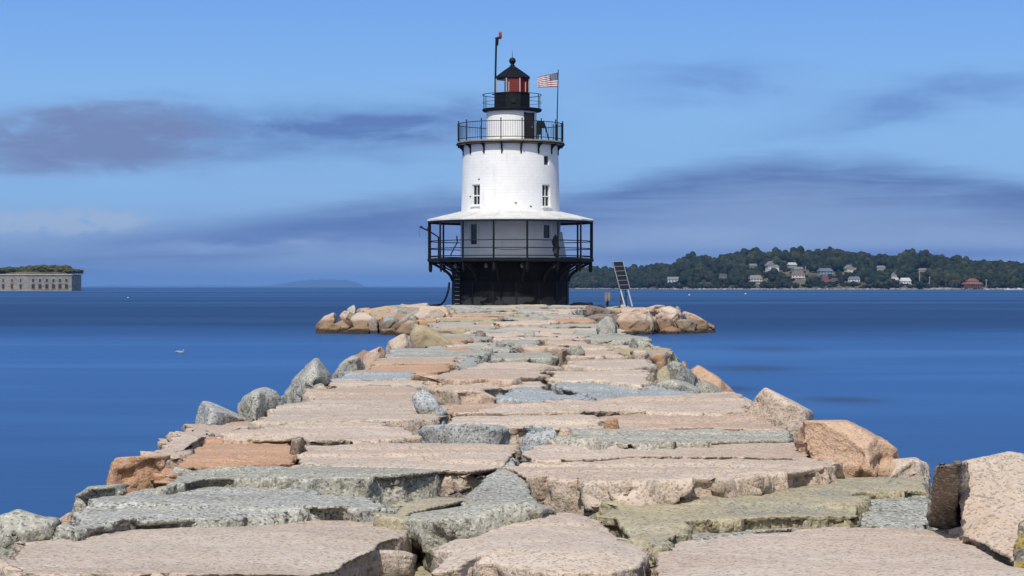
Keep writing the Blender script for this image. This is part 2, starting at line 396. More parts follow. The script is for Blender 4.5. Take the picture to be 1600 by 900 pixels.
def finish_rocks():
    bpy.context.view_layer.update()
    dg = bpy.context.evaluated_depsgraph_get()
    for o, rough, topamp in PENDING:
        ev = o.evaluated_get(dg); me = bpy.data.meshes.new_from_object(ev)
        n = len(me.vertices); co = np.empty(n*3); me.vertices.foreach_get('co', co); co = co.reshape(-1, 3)
        no = np.empty(n*3); me.vertex_normals.foreach_get('vector', no); no = no.reshape(-1, 3)
        p = co + np.array(o.location)
        size = co.max(0) - co.min(0); s = min(1.0, float(size.min())/.35)
        side = np.clip((1 - np.abs(no[:, 2]))*3.2, 0, 1)
        hd = no.copy(); hd[:, 2] *= .3; hd /= np.maximum(np.linalg.norm(hd, axis=1), .25)[:, None]
        flatz = np.array((1, 1, .45)); bias = .1
        if not o.name.startswith('granite_slab'):      # loose stones: carved inwards along their own normals
            side = np.clip(1.25 - np.abs(no[:, 2])*1.25, 0, 1); hd = no*np.array((1, 1, .5)); flatz = np.ones(3); bias = .25; topamp = topamp*.6
        edge = np.clip((no[:, 2]-.15)*2.2, 0, 1)
        low = fbm(p*np.array((.8, 1.2, 1.2)), 2)*topamp*.7
        mid = fbm(p*4.5, 4, .55)*(.0025 + .006*side)*rough
        w_ = p*flatz + fbm(p*1.6, 2)[:, None]*.06
        fc = (facets(w_*1.7)-bias)*.10*side*rough
        fc2 = (facets(w_*4.5 + 5.1)-bias)*(.002 + .042*side)*rough
        fc3 = (facets(w_*11 + 2.1)-.2)*(.001 + .022*side)*rough
        crag = 0
        st1 = perlin(p*np.array((.33, 1.05, .6))+31.7); st2 = perlin(p*np.array((.5, 2.2, 1.0))+7.7)
        lip = p[:, :1]*0; jag = fbm(p*5.0+3.0, 3)*.10
        led = (np.tanh((st1+jag)/.035)*.011 + np.tanh((st2+jag-.12)/.03)*.005)*edge*(.45 if o.location[1] < 10.3 else 1)*min(1, float(size[0]))*(1 if size[2] < .9 else .3)
        fin = fbm(p*24, 2)*(.0015 + .006*side)*rough + fc3
        ds = (mid + fc + fc2 + fin)*s; dt = (low + led)*s
        co += hd*ds[:, None]
        co[:, 2] += dt*np.clip(no[:, 2]+.2, 0, 1)
        for A_, B_, r_ in GROOVES.get(o.name.split('.')[0], ()):
            A_, B_ = np.array(A_)-np.array(o.location), np.array(B_)-np.array(o.location); ab = B_-A_
            t_ = np.clip(((co-A_)@ab)/(ab@ab), 0, 1); d_ = np.linalg.norm((co-(A_+t_[:, None]*ab))[:, [0, 2]], axis=1)
            m_ = (np.clip(1-d_/r_, 0, 1))**.5*(np.linalg.norm(co-(A_+t_[:, None]*ab), axis=1) < .95); co -= no*(m_*.035)[:, None]
        me.vertices.foreach_set('co', co.ravel()); me.polygons.foreach_set('use_smooth', [True]*len(me.polygons)); me.update()
        old = o.data; o.modifiers.clear(); o.data = me; me.name = o.name; bpy.data.meshes.remove(old)
    PENDING.clear()

def jitter_poly(P, amt, seg=.22):
    out = []
    for i, a in enumerate(P):
        b = P[(i+1) % len(P)]; L = (b-a).length; n = max(1, int(L/seg)); t = (b-a).normalized() if L > 0 else Vector((1, 0, 0))
        nn = Vector((-t.y, t.x, 0))
        for k in range(n):
            q = a.lerp(b, k/n)
            if k: q = q + nn*random.uniform(-amt, amt) + t*random.uniform(-seg, seg)*.3
            out.append(q)
    return out
def slab(pix, z, mat, label, t=.42, name='granite_slab', cat='granite slab', group='granite blocks forming the breakwater', rough=1.0, topamp=.02, jit=.016, flare=-.02, world=None, tilt=(0, 0), dome=0):
    P = world if world else [at(x, y, z if not isinstance(z, dict) else z.get((x, y), 0)) for x, y in pix]
    c = sum(P, Vector())/len(P); d = c.y
    P = jitter_poly(P, jit*max(1, d/14))
    bm = bmesh.new()
    for q in P: q.z += (q.x-c.x)*tilt[0] + (q.y-c.y)*tilt[1]
    tv = [bm.verts.new(q) for q in P]
    bv = []
    for q in P:
        o = (q-c); o.z = 0; L = o.length or 1
        k = 1 + (flare + random.uniform(-.02, .03))/L*1.0
        bv.append(bm.verts.new((c.x+o.x*k, c.y+o.y*k, q.z - t + random.uniform(-.04, .04))))
    if dome:      # a swelling top: inner ring and crown above the rim
        c_ = c.copy(); c_.z = tv[0].co.z; mid = [bm.verts.new(v.co.lerp(c_, .38) + Vector((0, 0, dome*.75))) for v in tv]; top_ = bm.verts.new(c_ + Vector((0, 0, dome)))
        for i in range(len(tv)): bm.faces.new((tv[i], tv[(i+1) % len(tv)], mid[(i+1) % len(tv)], mid[i])); bm.faces.new((mid[i], mid[(i+1) % len(tv)], top_))
    else: bm.faces.new(tv)
    bm.faces.new(bv[::-1])
    n = len(tv)
    for i in range(n): bm.faces.new((tv[i], bv[i], bv[(i+1) % n], tv[(i+1) % n]))
    bmesh.ops.triangulate(bm, faces=bm.faces[:])
    return raw_rock(name, bm, mat, label, cat, d, group, rough, topamp)
def boulder(pix, zb, mat, label, th=.9, base=None, down=.35, name='granite_boulder', cat='granite boulder', group='granite boulders along the edges of the breakwater', rough=1.0, d=None, front=.80, back=.75, topamp=.03, ridge=None, rd=.12):
    """irregular block: the outline seen from the walkway, its distance from where it stands, a depth of its own"""
    if d is None: d = F*(HC-zb)/((base or max(y for x, y in pix)) - HY)
    cx = sum(x for x, y in pix)/len(pix); cy = sum(y for x, y in pix)/len(pix)
    pts = []; random.seed(sum(map(ord, label))*7+3)
    for k, (x, y) in enumerate(pix):
        j = random.uniform(-.06, .06)
        pts.append(atd(cx+(x-cx)*(front+j), cy+(y-cy)*(front+j), d))
        pts.append(atd(x, y, d+th*(.25+random.uniform(0, .3))))
        pts.append(atd(cx+(x-cx)*(back+j), cy+(y-cy)*(back+j)+2, d+th*random.uniform(.85, 1.1)))
    if ridge: pts.append(atd(ridge[0], ridge[1], d-rd*th)); pts.append(atd(ridge[0]-2, ridge[1]+(max(y for x, y in pix)-ridge[1])*.8, d-rd*th*1.25))
    lo = [q.copy() for q in pts if q.z < min(v.z for v in pts) + .35*(max(v.z for v in pts)-min(v.z for v in pts))]
    for q in lo: q.z -= down
    pts += lo
    bm = bmesh.new()
    for q in pts: bm.verts.new(q)
    r = bmesh.ops.convex_hull(bm, input=bm.verts[:])
    junk = {g for g in r['geom_interior'] + r['geom_unused'] if isinstance(g, bmesh.types.BMVert)}
    bmesh.ops.delete(bm, geom=list(junk), context='VERTS')
    for k in range(5 if rd < .2 else 1):
        n_ = Vector((random.uniform(-1, 1), random.uniform(-1.2, .1), random.uniform(-.3, .75))).normalized()
        dd_ = [v.co.dot(n_) for v in bm.verts]; h_ = max(dd_) - (max(dd_)-min(dd_))*random.uniform(.05, .12)
        bmesh.ops.bisect_plane(bm, geom=bm.verts[:]+bm.edges[:]+bm.faces[:], plane_co=n_*h_, plane_no=n_, clear_outer=True)
        r = bmesh.ops.convex_hull(bm, input=bm.verts[:])
        junk = {g for g in r['geom_interior'] + r['geom_unused'] if isinstance(g, bmesh.types.BMVert)}
        bmesh.ops.delete(bm, geom=list(junk), context='VERTS')
    return raw_rock(name, bm, mat, label, cat, d, group, rough*.6, topamp*.5)

# --- foreground blocks, front to back (photo outline of each top face, its height, its stone)
slab([(14,872),(30,850),(43,834),(107,825),(250,817),(400,813),(500,810),(600,814),(638,822),(634,838),(602,846),(588,864),(546,877),(527,890),(483,899),(300,902),(100,899),(30,899)], 0, 'p', 'huge flat pink slab filling the bottom left corner, broken right end in shade', t=.6, rough=.9, dome=.015)
slab([(664,896),(690,873),(725,846),(760,822),(800,807),(850,801),(895,802),(925,809),(960,829),(1000,852),(1018,870),(1010,890),(960,897),(900,898),(850,896),(800,888),(760,884),(700,896)], .0, 'p', 'rounded pink slab at the bottom centre, widest towards the viewer', t=.6, topamp=.02, rough=.6, dome=.055)
slab([(1021,866),(1053,848),(1120,840),(1200,833),(1283,823),(1360,821),(1433,822),(1490,826),(1500,840),(1527,852),(1550,866),(1577,878),(1604,890),(1650,930),(1010,930)], .0, 'p', 'broad pinkish slab at the bottom right beside the tall block', t=.6, topamp=.025, rough=.7, dome=.02)
boulder([(617,815),(640,804),(700,794),(760,786),(830,783),(873,798),(860,812),(790,822),(735,842),(700,866),(655,872),(637,838)], -.14, 'k', 'chunky dark greenish boulder wedged between the two nearest pink slabs', th=1.1, base=870, rough=1.3, down=.2, front=.93, rd=.3, ridge=(690,812))
slab([(632,878),(690,862),(760,838),(780,850),(715,890),(690,925),(640,925)], -.18, 'v', 'low mossy stone down in the gap left of the rounded pink slab', t=.35, rough=1.3, topamp=.04)
slab([(605,806),(628,782),(680,774),(745,775),(725,784),(660,800),(625,812)], .05, 'v', 'small brownish green stone in the gap behind the dark wedge', t=.35, rough=1.5)
slab([(706,777),(740,759),(770,744),(802,732),(822,744),(832,761),(862,786),(874,800),(820,794),(760,788),(715,784)], .06, 'g', 'speckled pale grey stone rising to a peak in the middle of the walkway', t=.45, tilt=(0, .05), rough=1.1)
slab([(107,822),(122,802),(165,775),(215,761),(330,756),(430,762),(540,772),(582,782),(602,797),(560,800),(520,793),(470,796),(400,801),(350,806),(200,812),(115,824)], .06, 'g', 'long grey green slab right behind the bottom left pink one', t=.4, rough=1.0, dome=.02, flare=.14, topamp=.03)
slab([(248,756),(285,733),(400,728),(550,727),(690,728),(704,734),(650,740),(560,744),(450,745),(330,744),(265,757)], .115, 'k', 'long narrow grey slab with a speckled front face, below the orange stained slab', t=.45, rough=1.1, flare=.16)
boulder([(648,770),(648,738),(668,733),(696,731),(704,740),(708,770)], .0, 'b', 'small square grey block at the right end of the narrow grey slab', th=.3, base=764, down=.1, front=.97)
slab([(700,762),(720,748),(772,735),(800,733),(760,752),(715,772)], .02, 'n', 'brown rough fragment tucked beside the small square grey block', t=.3, rough=1.6)
boulder([(166,757),(169,726),(180,715),(235,712),(272,712),(265,735),(245,757)], .0, 'o', 'rust stained squared block at the left edge with a pale top', th=.5, base=757, rough=1.2, front=.95)
slab([(246,755),(280,718),(325,682),(400,681),(452,684),(462,706),(466,724),(400,728),(320,730),(285,733)], .11, 'o', 'wide rust orange slab near the left edge', t=.45, topamp=.03)
slab([(232,714),(263,687),(297,667),(328,667),(332,678),(297,700),(280,716)], .12, 'p', 'pale pink tilted slab at the left edge above the rusty block', t=.5, tilt=(.06, 0))
boulder([(108,800),(112,772),(135,758),(165,757),(215,752),(210,762),(165,778),(125,800)], -.05, 'k', 'knobbly lichen grey lump hanging over the left edge', th=.5, base=800, rough=1.5)
boulder([(75,825),(95,808),(112,798),(120,810),(110,826)], -.2, 'r', 'small pink wedge between the left grey rock and the long grey green slab', th=.5, base=826)
boulder([(-60,930),(-50,830),(0,803),(28,792),(50,803),(76,808),(72,828),(42,836),(20,865),(5,900)], -.1, 'k', 'jagged grey rock in the extreme bottom left corner', th=.9, base=880, rough=1.5)
slab([(462,727),(465,708),(476,699),(560,698),(700,695),(770,694),(798,701),(808,714),(790,728),(740,736),(700,734),(560,728)], .12, 'p', 'long pink slab left of centre, in front of the little upright brown stone', t=.5, rough=1.5, flare=.12)
slab([(806,712),(830,698),(900,694),(1000,692),(1120,689),(1243,687),(1270,700),(1286,714),(1200,720),(1080,718),(980,716),(900,720),(840,721)], .135, 'p', 'very long pink slab ending at the orange boulder on the right', t=.45, rough=1.2, topamp=.03)
slab([(772,727),(820,722),(860,720),(960,717),(1080,719),(1200,721),(1290,716),(1312,736),(1250,744),(1150,751),(1060,753),(1000,753),(955,751),(900,746),(850,742),(820,741)], .12, 'p', 'widest pink slab with a deep broken front, right of centre', t=.7, rough=2.0, flare=.08, topamp=.03)
slab([(930,804),(962,784),(1060,769),(1180,759),(1240,744),(1300,738),(1400,743),(1452,748),(1452,772),(1400,773),(1338,777),(1346,790),(1350,806),(1200,812),(1085,818),(1062,836),(1045,858),(1020,862),(1000,846),(960,822)], .02, 'v', 'broad olive slab on the right behind the bottom right pink one', t=.5, rough=1.3, topamp=.035)
slab([(1335,779),(1400,775),(1452,774),(1448,800),(1455,818),(1390,822),(1345,812)], -.03, 'g', 'pitted grey stone under the olive slab, beside the tall block', t=.35, rough=1.8, tilt=(0, .08))
slab([(1050,850),(1066,836),(1090,822),(1200,815),(1350,810),(1385,818),(1300,822),(1200,832),(1120,840)], -.04, 'g', 'pale grey broken ledge between the olive slab and the bottom right pink slab', t=.35, rough=1.8)
boulder([(1240,690),(1243,668),(1252,653),(1323,653),(1355,667),(1388,687),(1413,713),(1385,727),(1350,738),(1317,734),(1283,716),(1262,700)], .05, 'o', 'large orange boulder on the right edge of the walkway', th=1.1, base=735, rough=1.3, ridge=(1350,690), front=.85)
boulder([(1350,746),(1385,716),(1430,712),(1457,728),(1450,750)], .0, 'p', 'pale pitted stone between the orange boulder and the tall block', th=.6, base=750, rough=1.2)
# tall block at the right, two drill grooves in its top
bm = bmesh.new()
for q in ((1500,838,9.3),(1552,868,9.05),(1580,882,8.95),(1700,905,8.85),(1492,790,9.55),(1488,740,9.8),(1500,720,9.9),(1533,713,9.92),(1577,704,9.95),(1640,714,9.95),(1700,750,9.9),
          (1492,742,10.7),(1502,722,10.8),(1577,708,10.8),(1640,720,10.8),(1700,760,10.7),(1500,850,10.6),(1700,900,10.5),(1510,880,9.5),(1690,960,9.1)): bm.verts.new(atd(*q))
bmesh.ops.convex_hull(bm, input=bm.verts[:])
raw_rock('split_block', bm, 'p', 'tall pinkish block at the right edge with drill grooves and a shaded left side', 'granite boulder', 9.2, 'granite boulders along the edges of the breakwater', .7, .008)
GROOVES['split_block'] = [(atd(1500, 716, 9.9), atd(1503, 742, 9.78), .034), (atd(1550, 704, 9.93), atd(1561, 750, 9.75), .036), (atd(1612, 706, 9.95), atd(1620, 745, 9.8), .034)]
bm = bmesh.new()  # overhang added for the block's shaded left side; dark brown colour deepens that shade
for q in (atd(1461,727,9.2), atd(1500,722,9.15), atd(1451,742,9.35), atd(1446,822,10.0), atd(1500,836,9.95), atd(1463,728,10.3), atd(1530,722,10.4), atd(1449,812,10.5), atd(1530,830,10.4), atd(1447,790,9.75)): bm.verts.new(q)
bmesh.ops.convex_hull(bm, input=bm.verts[:])
raw_rock('undercut_stone', bm, 'n', 'undercut stone in the gap left of the tall pinkish block, its shade painted brown', 'stone', 9.6, 'granite boulders along the edges of the breakwater', .6, .01)
boulder([(1571,895),(1578,850),(1592,815),(1625,800),(1660,860),(1650,930),(1590,930)], -.1, 'l', 'dark stone with yellow lichen in the bottom right corner', th=.4, d=8.5, rough=1.5)

slab([(330,680),(400,665),(480,663),(560,662),(640,671),(655,680),(610,687),(540,689),(478,690),(456,684),(400,684)], .15, 'p', 'long pink slab behind the rust orange one', t=.45, rough=1.6, topamp=.03)
boulder([(452,710),(455,685),(463,679),(475,683),(476,700),(464,713)], .1, 'n', 'little upright brown stone between two pink slabs on the left', th=.3, base=712, down=.1)
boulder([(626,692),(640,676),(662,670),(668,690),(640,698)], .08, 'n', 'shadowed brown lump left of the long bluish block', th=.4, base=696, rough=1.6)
slab([(396,661),(424,642),(430,632),(485,628),(560,626),(655,624),(690,640),(695,655),(640,661),(560,662),(450,663)], .155, 'p', 'broad smooth pink slab beside the leaning blue grey stone', t=.45, rough=1.3, topamp=.025)
slab([(484,626),(487,613),(500,608),(560,606),(655,606),(665,616),(655,623),(560,625)], .15, 'r', 'pink slab right of the tall pointed boulder, second behind the smooth one', t=.4, rough=1.4)
slab([(506,607),(510,594),(560,592),(664,594),(672,603),(655,606),(580,606)], .14, 'p', 'thin pink slab in front of the flat pale grey one on the left', t=.4, rough=1.4)
slab([(520,591),(535,582),(590,580),(650,580),(657,588),(640,592),(560,592)], .12, 'b', 'flat pale grey slab on the left before the two orange streaked slabs', t=.4, rough=1.2)
slab([(568,580),(572,571),(640,570),(705,569),(712,577),(680,580)], .1, 'o', 'orange streaked slab nearest on the left half', t=.4, rough=1.3)
slab([(582,568),(590,557),(640,557),(715,558),(720,566),(690,569)], .09, 'r', 'orange streaked slab behind the nearer orange one on the left half', t=.4, rough=1.3)
slab([(604,556),(616,543),(680,541),(720,543),(760,548),(730,557)], .08, 'g', 'wide grey slab in front of the ochre triangular stone', t=.4, rough=1.2)
slab([(712,578),(720,560),(745,557),(752,566),(748,577)], .1, 'g', 'short speckled grey block in the centre between orange slabs', t=.4, rough=1.4)
boulder([(636,513),(648,507),(662,506),(678,513),(714,540),(645,541)], .0, 'y', 'large triangular ochre stone standing at the left edge', th=.8, base=541, rough=.6, front=.96, down=.1, name='triangular_stone', cat='stone')
boulder([(641,622),(650,612),(662,607),(676,617),(690,633),(703,650),(698,656),(680,661),(660,652),(650,640)], .1, 'b', 'leaning blue grey stone lying across the pink slabs', th=.35, base=658, rough=.9, down=.05, front=.95, name='leaning_stone', cat='stone')
boulder([(655,696),(655,669),(668,665),(730,663),(788,665),(800,674),(790,697),(720,698)], .12, 'b', 'long bluish grey squared block in the middle of the walkway', th=.8, base=697, rough=1.0, front=.98, down=.1, back=.9)
boulder([(806,702),(812,668),(830,664),(868,667),(872,690),(860,697)], .12, 'b', 'short bluish block right of the long bluish one, dark on its left side', th=.7, base=698, rough=1.1, front=.95, down=.1, back=.9)
boulder([(868,696),(870,668),(892,666),(896,694)], .12, 'r', 'little pink block squeezed beside the short bluish one', th=.5, base=697, front=.97, down=.1, back=.9)
slab([(888,682),(900,671),(1000,671),(1120,672),(1238,674),(1242,684),(1100,688),(1000,690),(900,690)], .16, 'k', 'long speckled green grey slab running to the orange boulder', t=.4, rough=2.2, flare=.1)
slab([(692,664),(705,654),(780,649),(860,648),(938,650),(945,660),(930,666),(800,665),(740,665)], .165, 'p', 'flat pink slab behind the two bluish blocks', t=.4, rough=1.3)
slab([(935,665),(940,651),(1000,646),(1080,645),(1160,652),(1215,662),(1236,672),(1120,671),(1000,670)], .17, 'r', 'rosy slab with an orange streak on the right half', t=.4, rough=1.7, topamp=.03)
boulder([(940,668),(943,657),(952,652),(966,653),(970,668)], .16, 'o', 'tiny rusty stone lodged in a pocket between slabs right of centre', th=.2, base=668, down=.03)
slab([(700,648),(740,636),(800,630),(880,626),(960,623),(1060,620),(1125,617),(1138,612),(1178,627),(1168,640),(1120,646),(1000,644),(860,646),(760,649)], .19, 'p', 'very long pink slab with a crumbly lip, reaching the peaked pink boulder', t=.45, rough=1.9, topamp=.035)
boulder([(1160,650),(1172,632),(1180,618),(1195,605),(1222,619),(1250,632),(1273,646),(1273,660),(1245,673),(1225,668)], .08, 'p', 'peaked pink boulder on the right edge above the orange one', th=1.0, base=672, rough=.9, ridge=(1205,625))
slab([(783,622),(790,609),(815,605),(850,606),(880,613),(920,622),(900,628),(850,630)], .16, 'b', 'humped grey slab in the centre, right of the brown faced block', t=.4, rough=1.5)
slab([(860,596),(890,590),(940,592),(1010,601),(1060,608),(1120,616),(1060,620),(960,623),(920,621),(885,611)], .13, 'b', 'long tapering grey slab on the right half', t=.4, rough=1.2)
slab([(850,590),(862,581),(920,578),(1014,578),(1016,590),(1008,602),(940,594),(880,592)], .17, 'p', 'clean pink block with a straight right end, front one of a pair', t=.45, rough=1.2)
slab([(880,573),(884,563),(940,561),(1014,561),(1024,574),(1000,576),(930,576)], .15, 'p', 'clean pink block with a straight right end, rear one of a pair', t=.4, rough=1.1)
slab([(672,590),(680,582),(740,577),(800,575),(850,578),(848,588),(800,594),(740,592)], .2, 'r', 'pink slab with a dark crumbly front, left of centre', t=.45, rough=2.2, flare=.1)
slab([(720,576),(760,567),(820,565),(876,568),(870,578),(800,577)], .12, 'p', 'pink slab behind the crumbly fronted one near the centre', t=.4, rough=1.6)
slab([(668,608),(690,600),(780,595),(850,596),(858,603),(780,608),(720,612)], .14, 'p', 'narrow pink ledge behind the brown faced block in the centre', t=.4, rough=1.4)
boulder([(708,630),(711,612),(722,607),(760,609),(782,624),(780,634),(740,634)], .12, 'r', 'brown faced block with a dark left end near the leaning stone', th=.6, base=632, rough=1.3, down=.1, front=.95)
slab([(692,642),(700,632),(740,631),(800,625),(790,632),(735,645),(705,650)], .13, 'r', 'small pink slab just right of the leaning blue grey stone', t=.4, rough=1.4)
# left edge boulders
boulder([(299,668),(306,641),(317,626),(331,630),(366,645),(397,659),(360,668)], .0, 'b', 'pointed pale grey boulder on the left edge beside a darker round one', th=.8, base=668, ridge=(330,634), rd=.55)
boulder([(361,642),(374,623),(395,610),(415,604),(428,612),(435,628),(430,655),(407,661),(395,657)], .03, 'g', 'rounded dark grey boulder on the left edge right of the pointed pale one', th=.8, base=660, ridge=(398,612), rough=1.2, rd=.6)
boulder([(430,627),(450,608),(465,586),(482,566),(494,556),(503,562),(512,577),(521,589),(507,606),(487,626)], -.05, 'g', 'tallest pointed grey boulder on the left edge', th=1.2, base=627, ridge=(492,572), rough=1.2, rd=.5)
boulder([(486,622),(492,600),(505,594),(510,606),(500,618)], .05, 'k', 'small mossy stone leaning on the tallest left boulder', th=.4, base=620)
boulder([(518,588),(531,566),(549,554),(566,556),(571,580),(545,592)], -.05, 'g', 'rounded grey boulder on the left edge behind the tallest one', th=1.1, base=592)
boulder([(566,570),(568,557),(582,547),(597,540),(602,554),(590,566)], -.05, 'r', 'pink angular boulder on the left edge level with the orange slabs', th=1.1, base=568)
boulder([(600,550),(604,535),(625,522),(640,520),(648,540),(630,550)], -.05, 'p', 'pale pink stone below the ochre triangular one at the left edge', th=1.2, base=550)
slab([(230,716),(262,690),(300,664),(380,655),(440,640),(400,668),(330,684)], .05, 'r', 'sunken pink stone under the pointed grey boulders on the left', t=.5)
for pts, mt, zb_, lb in (
  ([(741,526),(744,516),(752,514),(759,519),(758,527)], 'n', 0, 'small dark stone in a joint left of the walkway centre, level with the ochre triangle'),
  ([(818,528),(820,516),(829,514),(836,520),(834,529)], 'g', 0, 'small grey stone in a joint right of the walkway centre, level with the ochre triangle'),
  ([(774,504),(776,496),(783,494),(786,502)], 'n', 0, 'tiny dark stone in the paving before the lighthouse'),
  ([(834,592),(838,575),(850,572),(868,574),(872,582),(855,590)], 'n', .08, 'ragged dark brown stone in the joint left of the straight ended pink blocks'),
  ([(884,576),(888,567),(900,566),(902,575)], 'n', .1, 'tiny dark wedge at the left end of the rear straight ended pink block'),
  ([(1008,606),(1012,588),(1019,578),(1026,584),(1020,604)], 'n', .1, 'dark upright splinter at the right end of the front straight ended pink block'),
  ([(604,800),(612,785),(628,790),(622,804)], 'y', 0, 'yellowish pebble caught at the right end of the long grey green slab'),
  ([(880,546),(892,538),(908,538),(914,548),(898,553)], 'k', .02, 'low greenish stone lying in the joints on the right half of the walkway'),
  ([(745,546),(756,540),(772,541),(776,549),(758,552)], 'g', .02, 'low grey stone lying in the joints near the middle, behind the orange slabs')):
    boulder(pts, zb_, mt, lb, th=.3, down=.08, name='chock_stone', cat='stone', group='small stones caught between the blocks', rough=1.5)
# right edge, from the peaked boulder towards the lighthouse (zoom coordinates / 4.444 + origin)
def zc(L, ox=820, oy=460, s=4.444): return [(ox+x/s, oy+y/s) for x, y in L]
boulder(zc([(505,265),(508,200),(560,150),(600,155),(640,200),(645,275),(580,290)]), -.05, 'g', 'upright dark grey stone at the right edge nearest the lighthouse rock pile', th=1.2, rough=.9)
boulder(zc([(715,380),(718,300),(760,290),(870,330),(955,392),(860,400)]), -.05, 'g', 'grey slanting boulder on the far right edge of the walkway', th=1.6)
boulder(zc([(735,430),(738,385),(840,385),(860,420),(840,450)]), .0, 'p', 'pale square stone left of the slanting grey boulder', th=1.0)
boulder(zc([(845,450),(860,420),(900,402),(985,398),(992,440),(970,492),(905,512)]), .0, 'o', 'orange block at the right edge above the olive wedge', th=1.1)
boulder(zc([(985,400),(1030,400),(1082,455),(1060,480),(1000,450)]), -.3, 'g', 'dim grey boulder low behind the orange block on the right edge', th=1.2)
boulder(zc([(905,620),(910,540),(985,480),(1018,560),(985,605)]), .0, 'v', 'olive wedge shaped stone against the straight ended pink block', th=.7, front=.95)
boulder(zc([(985,600),(990,460),(1050,455),(1100,485),(1210,575),(1130,620)]), -.1, 'g', 'grey sloping boulder between the olive wedge and the long orange one', th=1.3)
boulder(zc([(1080,480),(1100,455),(1125,475),(1110,500)]), -.4, 'o', 'small red stone at the top of the long orange boulder', th=.8)
boulder(zc([(1110,500),(1120,478),(1170,465),(1250,520),(1380,590),(1460,665),(1400,685),(1310,640),(1220,590)]), -.5, 'o', 'long orange boulder sliding down towards the water on the right', th=1.4, front=.85)
boulder(zc([(1180,680),(1200,580),(1300,615),(1410,690),(1300,710)]), -.2, 'k', 'grey boulder in front of the long orange one on the right edge', th=1.0)
boulder(zc([(900,640),(920,615),(985,592),(1150,600),(1235,665),(1200,700),(1000,690)]), .05, 'k', 'yellowish grey stone beside the tapering grey slab on the right edge', th=.9, rough=1.2)
boulder([(1125,640),(1130,622),(1150,612),(1180,628),(1178,645)], .05, 'p', 'pink crumbly lump where the very long pink slab ends on the right', th=.7, base=642, rough=1.6)

# --- the far courses of the walkway up to the lighthouse
ORD = ['first','second','third','fourth','fifth','sixth','seventh','eighth','ninth','tenth','eleventh','twelfth','thirteenth','fourteenth','fifteenth','sixteenth','seventeenth','eighteenth','nineteenth','twentieth']
def ordn(n):
    if n < 20: return ORD[n]
    if n < 40: return {0: 'twentieth'}.get(n, 'twenty ' + ORD[n-20]) if n < 39 else 'thirty ninth'
    return 'fortieth'
rr = random.Random(31)
courses = []; y = 34.5
while y < 127:
    dpt = rr.uniform(2.2, 3.6) + (y-34)*.008; courses.append((y, dpt)); y += dpt
CN = {'p': 'pale pink', 'r': 'rosy', 'o': 'orange tinged', 'g': 'grey', 'b': 'bluish grey', 'k': 'greenish grey', 'y': 'ochre'}
NC = len(courses)
for i, (y0, dpt) in enumerate(courses):
    x0 = -2.55 + rr.uniform(-.25, .25) - max(0, (y0-95))*.05
    x1 = 3.0 + rr.uniform(-.25, .25) + max(0, (y0-95))*.06
    if y0 < 42: x0 = -1.35 if y0 < 39.5 else -1.9
    n = rr.choice([2, 3, 3, 4]) if y0 < 95 else rr.choice([3, 4, 4])
    cuts = sorted([x0] + [x0 + (x1-x0)*(k+rr.uniform(-.3, .3))/n for k in range(1, n)] + [x1])
    prev = None
    for k in range(n):
        a, b = cuts[k]+.035, cuts[k+1]-.035
        yy = y0 + rr.uniform(0, .35); ye = y0 + dpt - .06 + rr.uniform(-.15, .1)
        if 66 < yy < 69 and False: continue
        z = rr.uniform(-.08, .07) + (.04 if y0 < 45 else 0)
        ww = [Vector((a+rr.uniform(-.05, .1), yy+rr.uniform(-.1, .1), z)), Vector(((a+b)/2, yy+rr.uniform(-.2, .1), z)), Vector((b-rr.uniform(-.05, .12), yy+rr.uniform(-.1, .2), z)),
              Vector((b+rr.uniform(-.1, .02), ye, z)), Vector(((a+b)/2, ye+rr.uniform(-.1, .1), z)), Vector((a+rr.uniform(-.02, .1), ye, z))]
        mt = rr.choice([q for q in 'pppprgggbkoky' if q != prev]); prev = mt
        nm = 'only' if n == 1 else ('rightmost' if k == n-1 else ('leftmost' if k == 0 else ORD[k] + ' from the left'))
        slab(None, z, mt, '%s slab, %s in the %s course of stones before the lighthouse' % (CN[mt], nm, ordn(NC-1-i)), world=ww, t=.5,
             rough=1.4, topamp=.035, tilt=(rr.uniform(-.02, .02), rr.uniform(-.015, .015)))

# side boulders of the long stretch: upper and lower tier on each flank
def hull_rock(c, s, mat, label, seed, name='granite_boulder', group='granite boulders on the flanks of the breakwater', rough=1.1):
    q = random.Random(seed); bm = bmesh.new(); rz = Matrix.Rotation(q.uniform(0, 6.28), 3, 'Z') @ Matrix.Rotation(q.uniform(-.4, .4), 3, 'X')
    for k in range(16):
        v = Vector((q.gauss(0, 1), q.gauss(0, 1), q.gauss(0, 1))).normalized()*q.uniform(.85, 1.1)
        v = Vector(tuple(max(-.72, min(.72, e)) for e in v))
        v = rz @ Vector((v.x*s[0], v.y*s[1], v.z*s[2])); bm.verts.new(v + Vector(c))
    r = bmesh.ops.convex_hull(bm, input=bm.verts[:])
    junk = {g for g in r['geom_interior'] + r['geom_unused'] if isinstance(g, bmesh.types.BMVert)}
    bmesh.ops.delete(bm, geom=list(junk), context='VERTS')
    return raw_rock(name, bm, mat, label, 'granite boulder', max(Vector(c).y, 14), group, rough, .03)
for side, xs in (('left', -1), ('right', 1)):
    k = 0; y = 10.5
    while y < 100:
        st = rr.uniform(1.5, 2.3)*(1 + y*.006)
        hull_rock((xs*(2.85+rr.uniform(-.1, .1)) , y, -.92), (.7, st*.55, .42), rr.choice('pprggk'), 'low boulder %d along the upper %s flank from the viewer' % (k+1, side), 900+k*2+(xs > 0))
        if k % 2 == 0 and y < 75: hull_rock((xs*(3.75+rr.uniform(-.1, .1)), y+.9, -1.45), (.75, st*.7, .5), rr.choice('prgk'), 'half awash boulder %d along the %s waterline from the viewer' % (k//2+1, side), 1500+k*2+(xs > 0))
        y += st; k += 1
